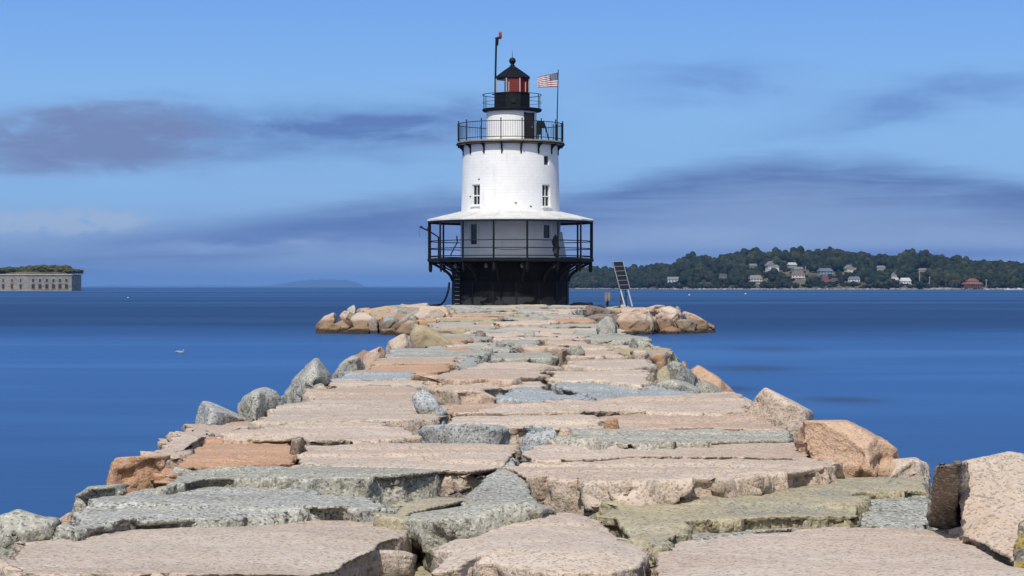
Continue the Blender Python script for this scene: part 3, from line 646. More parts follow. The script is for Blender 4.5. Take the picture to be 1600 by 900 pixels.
# rock piles round the lighthouse
L = lambda pts: [(470+x/4.444, 460+y/4.444) for x, y in pts]
PG = 'boulders piled around the lighthouse'
piles = [
 (L([(104,210),(160,150),(250,113),(264,150),(215,205),(130,232)]), 'r', 118, 'leftmost pink boulder of the left pile, its point above the water'),
 (L([(318,140),(320,98),(370,70),(387,108),(372,145)]), 'k', 121, 'small upright stone on top of the left pile'),
 (L([(268,150),(300,112),(345,120),(352,170),(300,185)]), 'r', 120, 'small pinkish stone left of the upright one on the left pile'),
 (L([(340,180),(355,150),(392,124),(460,124),(512,162),(470,235),(385,228)]), 'p', 116.5, 'largest pale pink boulder of the left pile'),
 (L([(455,200),(500,155),(540,178),(538,240),(475,245)]), 'b', 115.6, 'pale grey stone touching the largest pink one of the left pile'),
 (L([(543,215),(590,143),(642,150),(692,178),(688,228),(590,235)]), 'b', 115, 'bluish grey boulder at the right of the left pile'),
 (L([(262,268),(360,228),(470,233),(505,262),(470,282),(300,282)]), 'o', 114.5, 'low weed brown rock at the waterline in the middle of the left pile'),
 (L([(100,260),(150,215),(185,190),(270,212),(305,245),(250,268),(140,268)]), 'o', 116, 'low weed brown rock at the left end of the left pile'),
 (L([(188,222),(290,178),(352,225),(325,248),(260,215)]), 'r', 116.6, 'slanting stone above a dark hollow in the left pile'),
 (L([(535,288),(558,240),(650,234),(680,268),(640,292)]), 'o', 112.5, 'low weed brown rock at the right end of the left pile'),
 (L([(470,130),(500,100),(600,92),(640,120),(560,165),(520,155)]), 'y', 119, 'yellowish stone at the back of the left pile'),
 (L([(600,140),(625,102),(700,98),(745,120),(700,165),(650,160)]), 'g', 118, 'grey back row stone of the left pile nearest the walkway'),
 (L([(650,215),(720,150),(800,110),(880,112),(850,170),(740,190)]), 'k', 114, 'long greenish slab leaning between left pile and walkway'),
 (L([(655,262),(690,215),(745,180),(845,186),(800,215),(740,250)]), 'r', 110, 'rosy stone low at the shore end of the walkway on the left'),
 (L([(780,140),(860,95),(960,95),(1010,135),(990,190),(870,195)]), 'p', 112, 'flat pale stone left of the walkway end'),
 (L([(380,120),(400,98),(480,92),(500,118),(450,130)]), 'r', 122, 'low pink stone at the back of the left pile beside the upright one'),
]
Q = lambda pts: zc(pts)
piles += [
 (Q([(605,165),(640,135),(700,120),(762,120),(842,170),(872,215),(785,248),(680,230)]), 'r', 113.5, 'largest rosy boulder at the left of the right pile'),
 (Q([(885,150),(905,128),(962,124),(1022,170),(1045,218),(960,235),(905,200)]), 'r', 115.5, 'second rosy boulder in the middle of the right pile'),
 (Q([(832,175),(858,112),(880,140),(908,190),(895,228),(860,215)]), 'k', 114.3, 'dark wedge stuck between the two rosy boulders of the right pile'),
 (Q([(1036,190),(1080,172),(1150,172),(1205,205),(1185,242),(1090,235)]), 'g', 116, 'greenish grey stone near the right end of the right pile'),
 (Q([(1078,130),(1110,115),(1185,140),(1272,190),(1286,228),(1235,243),(1205,205),(1140,165)]), 'r', 118, 'sloping pink boulder forming the right end of the right pile'),
 (Q([(905,110),(930,88),(1010,79),(1072,108),(1100,150),(1030,158),(960,125)]), 'p', 120, 'pale stone along the crest of the right pile'),
 (Q([(1042,100),(1050,82),(1070,80),(1080,120),(1050,120)]), 'k', 121.5, 'tiny pointed stone on the crest of the right pile'),
 (Q([(925,265),(960,235),(1020,218),(1075,240),(1115,265),(1050,283),(960,282)]), 'o', 114.5, 'low brown rock at the waterline in the middle of the right pile'),
 (Q([(1105,268),(1150,240),(1205,234),(1275,262),(1200,275)]), 'o', 116.2, 'low brown rock at the waterline at the right end of the right pile'),
 (Q([(1240,262),(1285,232),(1330,262),(1290,270)]), 'n', 117.5, 'half sunken brown tip at the far right of the right pile'),
 (Q([(640,250),(660,215),(720,235),(775,268),(740,282)]), 'o', 111, 'brown ledge below the largest rosy boulder of the right pile'),
 (Q([(445,130),(455,98),(520,95),(550,130),(520,150)]), 'k', 116, 'grey stone with a dark hollow where the right pile meets the walkway'),
 (Q([(545,130),(560,100),(640,92),(680,115),(620,150)]), 'y', 117, 'ochre stone behind the largest rosy boulder of the right pile'),
 (Q([(700,118),(720,92),(830,90),(905,100),(880,130),(790,128)]), 'r', 121, 'long low pink stone at the back of the right pile'),
 (Q([(860,260),(868,225),(888,225),(892,262)]), 'k', 112.8, 'tiny pale stone in the dark gap of the right pile'),
]
for pts, mt, d, lb in piles:
    boulder(pts, 0, mt, lb, th=2.2, d=d, group=PG, rough=.9, down=.5, topamp=.05)
# backing rocks of the island: ring of big stones round the caisson, mostly low
rk = random.Random(77); k = 0
for a in range(0, 360, 15):
    for rad, zz in ((6.5, -.75), (9.2, -1.25)):
        x = math.sin(R(a))*rad*1.12 - .1; yv = 133 - math.cos(R(a))*rad*1.0
        if abs(x) < 3.6 and yv < 131: continue
        if zz < -1 and yv < 121 : continue
        k += 1
        sd = 'left' if x < 0 else 'right'; fb = 'seaward' if yv > 133 else 'landward'
        hull_rock((x+rk.uniform(-.4, .4), yv+rk.uniform(-.4, .4), zz+rk.uniform(-.1, .1)), (1.4, 1.3, .95), rk.choice('prrgkp'), 'low boulder %d round the %s %s side of the lighthouse rock pile' % (k, fb, sd), 3000+k, group=PG)
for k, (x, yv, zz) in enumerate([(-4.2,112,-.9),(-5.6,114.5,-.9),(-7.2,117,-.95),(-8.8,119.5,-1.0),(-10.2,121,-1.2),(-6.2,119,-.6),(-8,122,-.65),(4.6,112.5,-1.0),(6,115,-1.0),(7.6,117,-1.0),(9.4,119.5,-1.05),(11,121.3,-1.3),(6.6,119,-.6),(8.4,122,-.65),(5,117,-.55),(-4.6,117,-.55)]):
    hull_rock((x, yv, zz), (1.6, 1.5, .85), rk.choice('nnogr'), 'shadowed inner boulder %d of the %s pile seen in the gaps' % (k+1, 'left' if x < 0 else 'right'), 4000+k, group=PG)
finish_rocks()

# rubble core under the blocks
core = flat('rubble core', (.10, .085, .07), .95, 0, .8, 3, .4, 1.2)
mb = MB()
def prism(xs, y0, y1, mb):
    A = [mb.bm.verts.new((x, y0, z)) for x, z in xs]; B = [mb.bm.verts.new((x, y1, z)) for x, z in xs]
    for i in range(len(xs)-1): mb.bm.faces.new((A[i], A[i+1], B[i+1], B[i]))
    mb.bm.faces.new(A); mb.bm.faces.new(B[::-1])
prism([(-4.9, -3), (-2.5, -.5), (2.5, -.5), (4.9, -3)], 3, 126, mb)
mb.lathe([(12, -3), (8.5, -1.2), (6.5, -.4), (.1, -.4)], 40, c=(-.1, 133))
tag(mb.build('breakwater_core', core), kind='structure')
mb = MB()
mb.lathe([(5.4, -.6), (5.3, -.03), (.1, -.02)], 40, c=(-.1, 131.5))
tag(mb.build('stone_apron', MATS['pink granite']), kind='structure')

# ------------------------------------------------------------------ lighthouse
S = 133.0/F                                     # metres per photo pixel at the tower
D0 = 133.0
def zz(py): return HC + (HY-py)*S
m, nt, p = new_mat('whitewashed brick'); MATS['tower'] = m
t = nt.nodes.new('ShaderNodeTexCoord')
sx = nt.nodes.new('ShaderNodeSeparateXYZ'); nt.links.new(t.outputs['Object'], sx.inputs[0])
ang = E(nt, sx.outputs[0])._m('ARCTAN2', E(nt, sx.outputs[1])*-1.0)*3.3
cb = nt.nodes.new('ShaderNodeCombineXYZ'); nt.links.new(ang.s, cb.inputs[0]); nt.links.new(sx.outputs[2], cb.inputs[1])
br = nt.nodes.new('ShaderNodeTexBrick'); nt.links.new(cb.outputs[0], br.inputs['Vector']); br.inputs['Scale'].default_value = 1
br.inputs['Brick Width'].default_value = .62; br.inputs['Row Height'].default_value = .21; br.inputs['Mortar Size'].default_value = .012; br.inputs['Mortar Smooth'].default_value = .4
def NN(vec, scale, detail=5, rough=.6, map_=None):
    n = nt.nodes.new('ShaderNodeTexNoise'); n.inputs['Scale'].default_value = scale; n.inputs['Detail'].default_value = detail; n.inputs['Roughness'].default_value = rough
    if map_:
        mp = nt.nodes.new('ShaderNodeMapping'); mp.inputs['Scale'].default_value = map_; nt.links.new(vec, mp.inputs[0]); vec = mp.outputs[0]
    nt.links.new(vec, n.inputs['Vector']); return E(nt, n.outputs[0])
O_ = t.outputs['Object']
c = mixc(nt, NN(O_, .8, 6, .6).smooth(.35, .7), (.80, .79, .77), (.72, .715, .70))
c = mixc(nt, E(nt, br.outputs['Fac'])*.18, c, (.42, .42, .42))
c = mixc(nt, NN(O_, 1.0, 6, .7, (2.2, 2.2, .22)).smooth(.52, .74)*.42, c, (.46, .42, .36))      # rain streaks
c = mixc(nt, NN(O_, 2.6, 6, .75).smooth(.645, .70)*.6, c, (.24, .19, .15))                         # chipped spots
nt.links.new(c, p.inputs['Base Color']); p.inputs['Roughness'].default_value = .7
bp = nt.nodes.new('ShaderNodeBump'); bp.inputs['Strength'].default_value = .5; bp.inputs['Distance'].default_value = .02
nt.links.new((E(nt, br.outputs['Fac'])*-.5 + NN(O_, 12, 4)*.6).s, bp.inputs['Height']); nt.links.new(bp.outputs[0], p.inputs['Normal'])
TW = MATS['tower']
# roof sheet: white, faint seams and dirt
roofm = flat('white painted roof', (.58, .575, .54), .6, 0, .3, 5, .12, 1.2)
# caisson iron: black with pale worn patches at the foot
m, nt, p = new_mat('caisson iron'); t = nt.nodes.new('ShaderNodeTexCoord'); O_ = t.outputs['Object']
sx = nt.nodes.new('ShaderNodeSeparateXYZ'); nt.links.new(O_, sx.inputs[0]); z_ = E(nt, sx.outputs[2])
c = mixc(nt, NN(O_, 1.2, 6, .65, (1.5, 1.5, .35)).smooth(.4, .7), (.003, .0035, .0045), (.009, .0095, .011))
c = mixc(nt, NN(O_, 2.0, 5, .7).smooth(.6, .75)*.4, c, (.07, .05, .04))
w = (NN(O_, .9, 4, .55, (1.1, 1.1, 1.8)).smooth(.44, .50))*z_.smooth(.62, .5)
c = mixc(nt, w*.5, c, (.055, .058, .062))
nt.links.new(c, p.inputs['Base Color']); p.inputs['Roughness'].default_value = .6; p.inputs['Specular IOR Level'].default_value = .1
bp = nt.nodes.new('ShaderNodeBump'); bp.inputs['Strength'].default_value = .5; bp.inputs['Distance'].default_value = .03
nt.links.new(NN(O_, 5, 5).s, bp.inputs['Height']); nt.links.new(bp.outputs[0], p.inputs['Normal'])
CAIS = m
def glassmat(name, colr, rough=.05, alpha_t=.8):
    m, nt, p = new_mat(name); p.inputs['Base Color'].default_value = (*colr, 1); p.inputs['Roughness'].default_value = rough
    p.inputs['Transmission Weight'].default_value = alpha_t; p.inputs['IOR'].default_value = 1.1; return m
GL_CLEAR = glassmat('clear lantern glass', (.95, .97, 1), .02, .97); GL_RED = glassmat('red lantern glass', (.22, .012, .01), .1, .25); GL_PINK = glassmat('faded red glass', (.26, .06, .055), .15, .4)
darkglass = flat('dark window glass', (.012, .014, .018), .08, 0)

lh = empty('lighthouse', (-.10, D0, 0), 'white cylindrical lighthouse on a black iron caisson with a roofed veranda', 'lighthouse')
def P_(x, off, a): return None
n64 = 96
# caisson
mb = MB(); mb.lathe([(3.89, -.25), (3.89, 1.55), (3.94, 1.57), (3.94, 1.66), (3.86, 1.68), (3.90, 2.0), (4.05, 2.62), (4.05, 2.84)], n64)
mb.build('caisson', CAIS, lh, autosmooth=True)
# vertical iron seams
for k in range(16):
    a = k*2*math.pi/16 + .1
    mb = MB(); mb.box((math.sin(a)*3.90, -math.cos(a)*3.90, .78), (.10, .05, 1.5), Matrix.Rotation(a, 4, 'Z'))
    mb.build('flange', black, lh)
# lower deck
R_D = 5.62; off16 = 2*math.pi/32
mb = MB(); mb.lathe([(3.6, 2.845), (R_D-.12, 2.845), (R_D, 2.90), (R_D, 3.06), (R_D-.05, 3.10), (3.2, 3.10)], 16, off16)
mb.build('deck', black, lh)
# curved brackets under the deck
for k in range(16):
    a = off16 + k*2*math.pi/16; o = Vector((math.sin(a), -math.cos(a), 0)); tt = Vector((math.cos(a), math.sin(a), 0))
    mb = MB()
    pts = []
    for i in range(9):
        q = i/8; pts.append(o*(3.93 + (R_D-.25-3.93)*(q**1.15)) + Vector((0, 0, 1.60 + 1.20*(q**.62))))
    mb.tube(pts, .085, 6)
    mb.tube([o*3.98 + Vector((0, 0, 2.25)), o*4.9 + Vector((0, 0, 2.78))], .05, 6)
    mb.box(o*4.72 + Vector((0, 0, 2.79)), (.10, 1.6, .10), Matrix.Rotation(a, 4, 'Z'))
    mb.box(o*5.45 + Vector((0, 0, 2.58)), (.14, .14, .52), Matrix.Rotation(a, 4, 'Z'))
    mb.tube([o*5.45 + Vector((0, 0, 2.34)), o*5.45 + Vector((0, 0, 2.18))], .085, 8, .03)
    mb.build('bracket', black, lh)
for a in (-.98+.05, -.36, 0.12+.05, .67):
    o = Vector((math.sin(a), -math.cos(a), 0))*4.5
    mb = MB(); mb.lathe([(.05, 2.78), (.07, 2.72), (.12, 2.66), (.13, 2.52), (.05, 2.44), (.02, 2.42)], 12, c=(o.x, o.y)); mb.build('deck_light', grime, lh, True)
# ladder on the caisson
la = math.asin((718-797)*S/3.89)*.985
M_ = Matrix.Rotation(la, 4, 'Z')
mb = MB()
for sx_ in (-.32, .32): mb.box((sx_, -4.05, 1.38), (.05, .05, 2.9), M=M_)
lad = mb.build('ladder', black, lh)
mb = MB()
for k in range(11): mb.box((0, -4.06, .12 + k*.265), (.62, .045, .035), M=M_)
mb.build('rung', flat('worn galvanised rungs', (.22, .23, .25), .5, .2), lad)
# lower wall
RL = 78*S; RT0 = 77*S; RT1 = 74.6*S
mb = MB(); mb.lathe([(RL, 3.10), (RL, zz(334)), (RT0, zz(332)), (RT1, zz(236)), (RT1, zz(229))], n64)
tower = mb.build('tower', TW, lh, smooth=False)
def wall_r(z): return RL if z < zz(334) else RT0 + (RT1-RT0)*(z-zz(332))/(zz(236)-zz(332))
cuts = []
openings = [(740.3, 367.5, 12, 34, 'low'), (852.8, 363.5, 12, 23, 'low'), (743.3, 307, 12.5, 32, 'up'), (852.6, 308, 12.5, 34, 'up'), (852.6, 254, 8, 14, 'small')]
cm = MB()
for (px, py, w, h, kd) in openings:
    z = zz(py); r = wall_r(z); a = math.asin((px-797)*S/r); M_ = Matrix.Rotation(a, 4, 'Z')
    ws = w*S/max(.3, math.cos(a)); cm.box((0, -r, z), (ws, .9, h*S), M=M_)
cutter = cm.build('cutter', None, lh)
bo = tower.modifiers.new('b', 'BOOLEAN'); bo.operation = 'DIFFERENCE'; bo.object = cutter; bo.solver = 'EXACT'
bpy.context.view_layer.update(); dg = bpy.context.evaluated_depsgraph_get()
me = bpy.data.meshes.new_from_object(tower.evaluated_get(dg)); tower.modifiers.clear(); tower.data = me
me.polygons.foreach_set('use_smooth', [True]*len(me.polygons))
try: me.set_sharp_from_angle(angle=R(25))
except Exception: pass
bpy.data.objects.remove(cutter)
for (px, py, w, h, kd) in openings:
    z = zz(py); r = wall_r(z); a = math.asin((px-797)*S/r); M_ = Matrix.Rotation(a, 4, 'Z')
    ws = w*S/max(.3, math.cos(a)); hs = h*S
    f = MB(); q = .055
    yy = -r + .16 if kd != 'low' else -r + .05
    for sx_ in (-1, 1): f.box((sx_*(ws/2-q/2-.004), yy, z), (q, .08, hs-.01), M=M_)
    for sz in (-1, 1): f.box((0, yy+.003, z+sz*(hs/2-q/2-.006)), (ws-.012-2*q+.004, .08, q), M=M_)
    if kd == 'up':
        f.box((0, yy-.004, z-.05), (ws-.1, .07, .07), M=M_); f.box((0, yy-.002, z), (.03, .05, hs-.1), M=M_)
        f.box((0, -r-.03, z-hs/2-.045), (ws+.12, .16, .08), M=M_)
    fr = f.build('window', white if kd != 'small' else grime, lh)
    g_ = MB(); g_.box((0, yy+.05, z), (ws-.03, .02, hs-.03), M=M_); g_.build('pane', darkglass, fr)
    if kd == 'low':
        g_ = MB()
        for sx_ in (-1, 1): g_.box((sx_*(ws/2+.045), -r-.02, z), (.09, .07, hs+.18), M=M_)
        for sz in (-1, 1): g_.box((0, -r-.018, z+sz*(hs/2+.045)), (ws+.01, .065, .09), M=M_)
        g_.build('frame', white, fr)
# small wall hooks and marks
mb = MB()
for px, py in ((749, 283), (805, 320), (735.5, 309), (828, 325)):
    z = zz(py); r = wall_r(z); a = math.asin((px-797)*S/r); mb.box((math.sin(a)*(r+.02), -math.cos(a)*(r+.02), z), (.12, .06, .05), Matrix.Rotation(a, 4, 'Z'))
mb.build('wall_hook', blackp, lh)
# veranda roof
RE = 131.5*S
mb = MB(); mb.lathe([(RE, zz(346.5)), (RE, zz(344.5)), (RE-.02, zz(344.2)), (RT0+.02, zz(331.5)), (RT0-.3, zz(331))], 16, off16, cap=False)
mb.lathe([(RE-.03, zz(345.6)), (RT0-.2, zz(345.0))], 16, off16, cap=False)
mb.build('veranda_roof', roofm, lh)
mb = MB(); mb.lathe([(RE-.04, zz(346.6)), (RE-.04, zz(349.2)), (RE-.16, zz(349.2)), (RE-.16, zz(346.6)), (RE-.04, zz(346.6))], 16, off16, cap=False)
mb.build('fascia', black, lh)
mb = MB()
for k in range(16):      # standing seams at the corners
    a = off16 + k*2*math.pi/16; o = Vector((math.sin(a), -math.cos(a), 0))
    mb.tube([o*(RE-.03) + Vector((0, 0, zz(344))), o*(RT0+.06) + Vector((0, 0, zz(331.4)))], .022, 5)
mb.build('roof_seam', roofm, lh)
# veranda posts
RP = 129*S
for k in range(16):
    a = off16 + k*2*math.pi/16
    mb = MB(); mb.tube([(math.sin(a)*RP, -math.cos(a)*RP, 3.06), (math.sin(a)*RP, -math.cos(a)*RP, zz(347))], .062, 8); mb.build('post', black, lh)
cosf = math.cos(math.pi/16)
for pz in (375.6, 387.2, 399.0):
    mb = MB(); mb.ring(RP, 3.10 + (399.0-pz)*S + .14, .034, 16, off16, 6); mb.build('rail', black, lh)
# upper gallery
ZG = 3.9*0 + zz(227.5)
mb = MB(); mb.lathe([(RT1-.1, ZG-.02), (83.0*S, ZG), (84*S, ZG+.05), (84*S, ZG+.17), (83*S, ZG+.20), (1.2, ZG+.20)], n64)
mb.build('gallery_deck', flat('weathered gallery edge', (.24, .21, .17), .7, 0, .3, 9, .3, 2), lh, autosmooth=True)
mb = MB(); mb.ring(84*S, ZG+.05, .05, n64); mb.build('gallery_edge', black, lh)
for k in range(16):
    a = off16 + k*2*math.pi/16 + .02; o = Vector((math.sin(a), -math.cos(a), 0))
    mb = MB()
    pts = [o*(RT1-.02+ (84*S-.12-RT1)*q**1.3) + Vector((0, 0, ZG-.62 + .55*(q**.55))) for q in [i/6 for i in range(7)]]
    mb.tube(pts, .06, 6); mb.box(o*(RT1+.18) + Vector((0, 0, ZG-.07)), (.10, .44, .09), Matrix.Rotation(a, 4, 'Z'))
    mb.box(o*(RT1+.03) + Vector((0, 0, ZG-.36)), (.09, .08, .66), Matrix.Rotation(a, 4, 'Z')); mb.build('gallery_bracket', black, lh)
    # post with a ball on top
    rp = 82.5*S; mb = MB(); mb.tube([o*rp + Vector((0, 0, ZG-.14)), o*rp + Vector((0, 0, ZG+1.50))], .035, 6)
    bmesh.ops.create_icosphere(mb.bm, subdivisions=1, radius=.055, matrix=Matrix.Translation(o*rp + Vector((0, 0, ZG+1.54)))); mb.build('gallery_post', black, lh)
for hz in (1.40, .36):
    mb = MB(); mb.ring(82.5*S, ZG+hz, .026, n64); mb.build('gallery_rail', black, lh)
for k in range(16):
    mb = MB()
    for j in range(1, 9):
        a = off16 + (k + j/9)*2*math.pi/16 + .02; o = Vector((math.sin(a), -math.cos(a), 0))*82.5*S
        mb.tube([o + Vector((0, 0, ZG+.36)), o + Vector((0, 0, ZG+1.40))], .0115, 4, cap=False)
    mb.build('baluster', black, lh)
# watch room
RW = 39*S; XO = .07
mb = MB(); mb.lathe([(RW, ZG+.19), (RW, zz(175))], 64, c=(XO, 0)); mb.build('watch_room', TW, lh, autosmooth=True)
a = math.asin((825.8-798.8)*S/RW); M_ = Matrix.Translation((XO, 0, 0)) @ Matrix.Rotation(a, 4, 'Z')
h = zz(178.6)-ZG-.2; mb = MB(); mb.box((0, -RW+.04, ZG+.2+h/2), (.68, .2, h), M=M_); dr = mb.build('door', flat('dark brown door', (.022, .017, .015), .5, 0, .2, 8, .3, 3), lh)
mb = MB(); mb.box((.23, -RW-.08, ZG+1.15), (.05, .05, .12), M=M_); mb.build('handle', grime, dr)
mb = MB()
for s_ in (-1, 1): mb.box((s_*.38, -RW+.02, ZG+.2+h/2), (.07, .2, h+.06), M=M_)
mb.build('door_frame', blackp, dr)
# lantern deck and rail
XL = .13; ZL = zz(175.5)
mb = MB(); mb.lathe([(RW-.05, ZL-.02), (45.5*S, ZL+.04), (46.5*S, ZL+.10), (46.5*S, ZL+.20), (.5, ZL+.22)], 48, c=(.10, 0)); mb.build('lantern_deck', black, lh, autosmooth=True)
mb = MB(); mb.ring(46*S, zz(148.6), .024, 48, c=(.10, 0)); mb.build('lantern_rail', black, lh)
mb = MB(); mb.ring(46*S, zz(160.5), .014, 48, c=(.10, 0)); mb.build('lantern_rail', black, lh)
for k in range(8):
    a = R(-72 + k*45); q = (.10+math.sin(a)*46*S, -math.cos(a)*46*S)
    if k in (1, 2): continue
    mb = MB(); mb.tube([(*q, ZL+.1), (*q, zz(148.6))], .026, 6); mb.build('lantern_post', black, lh)
# lantern: octagon with corners at -20 degrees + 45 k
RO = 27.5*S; oo = R(-20)
mb = MB(); mb.lathe([(RO, ZL+.21), (RO, zz(147.5)), (RO+.05, zz(147.2)), (RO+.05, zz(145.8)), (RO-.1, zz(145.5))], 8, oo, c=(XL, 0)); lb = mb.build('lantern_base', black, lh)
for k in range(8):
    a = oo + k*math.pi/4; mb = MB(); mb.tube([(XL+math.sin(a)*(RO+.02), -math.cos(a)*(RO+.02), ZL+.2), (XL+math.sin(a)*(RO+.02), -math.cos(a)*(RO+.02), zz(147))], .03, 6); mb.build('corner_strip', blackp, lb)
a = R(3); mb = MB(); mb.box((XL+math.sin(a)*RO*.95, -math.cos(a)*RO*.95, zz(159)), (.26, .10, .30)); mb.build('vent', blackp, lb)
def oct_pt(k, r, z): a = oo + k*math.pi/4; return Vector((XL+math.sin(a)*r, -math.cos(a)*r, z))
for k in range(8):
    A, B = oct_pt(k, RO-.02, 0), oct_pt(k+1, RO-.02, 0)
    mt = {0: GL_PINK, 1: GL_RED, 2: GL_RED, 3: GL_RED}.get(k, GL_CLEAR)
    z0, z1 = zz(145.4), zz(124.2); n_ = Vector((A.x+B.x-2*XL, A.y+B.y, 0)).normalized()*.02
    mb = MB(); vs_ = [mb.bm.verts.new(q) for q in (A.lerp(B, .03)+Vector((0,0,z0)), A.lerp(B, .97)+Vector((0,0,z0)), A.lerp(B, .97)+Vector((0,0,z1)), A.lerp(B, .03)+Vector((0,0,z1)))]
    f_ = mb.bm.faces.new(vs_); r_ = bmesh.ops.extrude_face_region(mb.bm, geom=[f_]); bmesh.ops.translate(mb.bm, verts=[v for v in r_['geom'] if isinstance(v, bmesh.types.BMVert)], vec=-n_)
    pn = mb.build('lantern_pane', mt, lh)
    if k == 1: pn['label'] = 'deep red lantern pane'
    mb = MB(); mb.tube([oct_pt(k, RO, zz(145.6)), oct_pt(k, RO, zz(123.5))], .045, 6)
    mb.build('mullion', flat('pale mullion', (.36, .37, .38), .5) if k in (1, 2, 7, 0) else black, lh)
for q_, r_ in ((1.6, .035), (.17, .035)): mb = MB(); mb.tube([oct_pt(q_, RO*.94, zz(145)), oct_pt(q_, RO*.94, zz(130))], r_, 6); mb.build('mullion', MATS['pale mullion'], lh)
mb = MB(); mb.lathe([(.30, ZL+.2), (.30, zz(143)), (.22, zz(142)), (.26, zz(139)), (.26, zz(131)), (.12, zz(129))], 16, c=(XL+.05, 0)); mb.build('lens', flat('lens housing', (.10, .05, .05), .3), lh, True)
mb = MB(); mb.lathe([(RO-.05, zz(124.4)), (28.8*S, zz(124.0)), (29.2*S, zz(122.4)), (28.2*S, zz(121.4)), (15*S, zz(111.8)), (5.2*S, zz(105.2)), (5.0*S, zz(104)), (.01, zz(103.8))], 8, oo, c=(XL, 0)); lr = mb.build('lantern_roof', black, lh)
mb = MB()
for k in range(8): mb.tube([oct_pt(k, 28.4*S, zz(121.4)), oct_pt(k, 15*S, zz(111.7)), oct_pt(k, 5.2*S, zz(105.1))], .03, 5)
mb.build('roof_rib', black, lr)
mb = MB(); prof = [(5.5*S, zz(105.5)), (4.0*S, zz(104.5)), (3.2*S, zz(103.4)), (4.6*S, zz(102.8)), (3.0*S, zz(101.8)), (2.6*S, zz(100.4))]
for i in range(1, 9):
    b_ = -math.pi/2 + .45 + (math.pi-.45)*i/8; prof.append((max(.01, 5.3*S*math.cos(b_)), zz(95.2) + 5.3*S*math.sin(b_)))
mb.lathe(prof, 20, c=(XL, 0)); mb.build('ball_vent', black, lr, True)
mb = MB(); mb.tube([(XL, 0, zz(91)), (XL, 0, zz(79))], .02, 6, .006); mb.build('lightning_rod', black, lr)
# things on the lighthouse
def W3(px, py, dy=0.0): return Vector(((px-CX)*S, D0+dy, zz(py)))
ms = empty('signal_mast', W3(774.6, 175, -.3), 'tall thin black mast rising beside the lantern with a red lamp on top', 'mast')
bz = ms.location
def lc(px, py, dy=0.0): return W3(px, py, dy) - bz
mb = MB(); mb.tube([lc(773.7, 175, -.3), lc(774.2, 120, -.3), lc(775.6, 60, -.3)], .065, 8); mb.tube([lc(777.6, 72, -.3), lc(778.4, 60, -.3)], .05, 6); mb.build('pole', black, ms)
mb = MB(); mb.box(lc(778.6, 60.5, -.3), (.42, .16, .09)); mb.tube([lc(774.8, 63, -.3), lc(777.8, 59, -.3), lc(781, 61.5, -.3)], .05, 6); mb.box(lc(775, 122, -.2), (.14, .3, .08)); mb.box(lc(773.8, 148, -.2), (.4, .3, .06)); mb.build('arm', black, ms)
x_, y_ = lc(781.6, 0, -.3).x, 0
mb = MB(); mb.lathe([(.10, zz(60)-bz.z), (.11, zz(58)-bz.z), (.10, zz(53)-bz.z), (.09, zz(50.8)-bz.z), (.03, zz(50.2)-bz.z)], 12, c=(lc(781.7, 0, -.3).x, 0))
mb.build('red_lamp', flat('red lamp glass', (.35, .015, .015), .25), ms, True)
fp = empty('flagpole', W3(869.4, 224, -.9), 'slim grey flagpole fixed to the right side of the upper gallery', 'flagpole'); bz = fp.location
mb = MB(); mb.tube([lc(869.4, 228, -.9), lc(870.4, 170, -.9), lc(871.8, 113, -.9)], .045, 8, .025); mb.build('pole', black, fp)
mb = MB(); mb.tube([lc(869.3, 229, -.9), lc(869.5, 196, -.9)], .085, 8); mb.build('socket', black, fp)
mb = MB(); bmesh.ops.create_icosphere(mb.bm, subdivisions=2, radius=.05, matrix=Matrix.Translation(lc(871.85, 112.2, -.9))); mb.build('finial', grime, fp)
# flag
fl = empty('flag', W3(871.2, 127, -.9), 'red, white and blue striped flag with white stars flying left from its pole', 'flag'); bz = fl.location
nx, ny = 40, 39; bm = bmesh.new(); grid = []
def flag_pt(u, v):     # u from the hoist outward, v from top to bottom
    hgt = (22.5 - 2.5*u) ; top = 115.5 + 7.5*u**1.1; bot = 137.8 + 1.2*u
    py = top + (bot-top)*v; px = 871.2 - 31.5*u
    return lc(px, py, -.9 + .16*math.sin(u*9 + v*1.2)*u**.6 + .05*math.sin(u*21+v*3)) + Vector((0, 0, .025*math.sin(u*9+1)*u))
for i in range(nx+1): grid.append([bm.verts.new(flag_pt(i/nx, j/ny)) for j in range(ny+1)])
for i in range(nx):
    for j in range(ny):
        f_ = bm.faces.new((grid[i][j], grid[i+1][j], grid[i+1][j+1], grid[i][j+1]))
        st_ = j//3; f_.material_index = 2 if (i < nx*.4 and st_ < 7) else (0 if st_ % 2 == 0 else 1); f_.smooth = True
me = bpy.data.meshes.new('cloth'); bm.to_mesh(me); bm.free()
o = link_mesh('cloth', me, [flat('flag red', (.24, .006, .015), .8), flat('flag white', (.75, .75, .75), .8), flat('flag blue', (.004, .008, .045), .8)], fl)
sd_ = o.modifiers.new('s', 'SOLIDIFY'); sd_.thickness = .006; sd_.offset = 0
mb = MB()
for r_i in range(9):
    for c_i in range(6 if r_i % 2 == 0 else 5):
        u = .4*((c_i + (.5 if r_i % 2 == 0 else 1.0))/6); v = (7/13)*((r_i+.75)/9.5); c_ = flag_pt(u, v)
        for s_ in (-1, 1):
            P5 = []
            for q in range(10):
                rr_ = .028 if q % 2 == 0 else .012; b_ = q*math.pi/5; P5.append(c_ + Vector((math.sin(b_)*rr_, s_*.007, math.cos(b_)*rr_)))
            mb.face(P5)
mb.build('star', MATS['flag white'], fl)
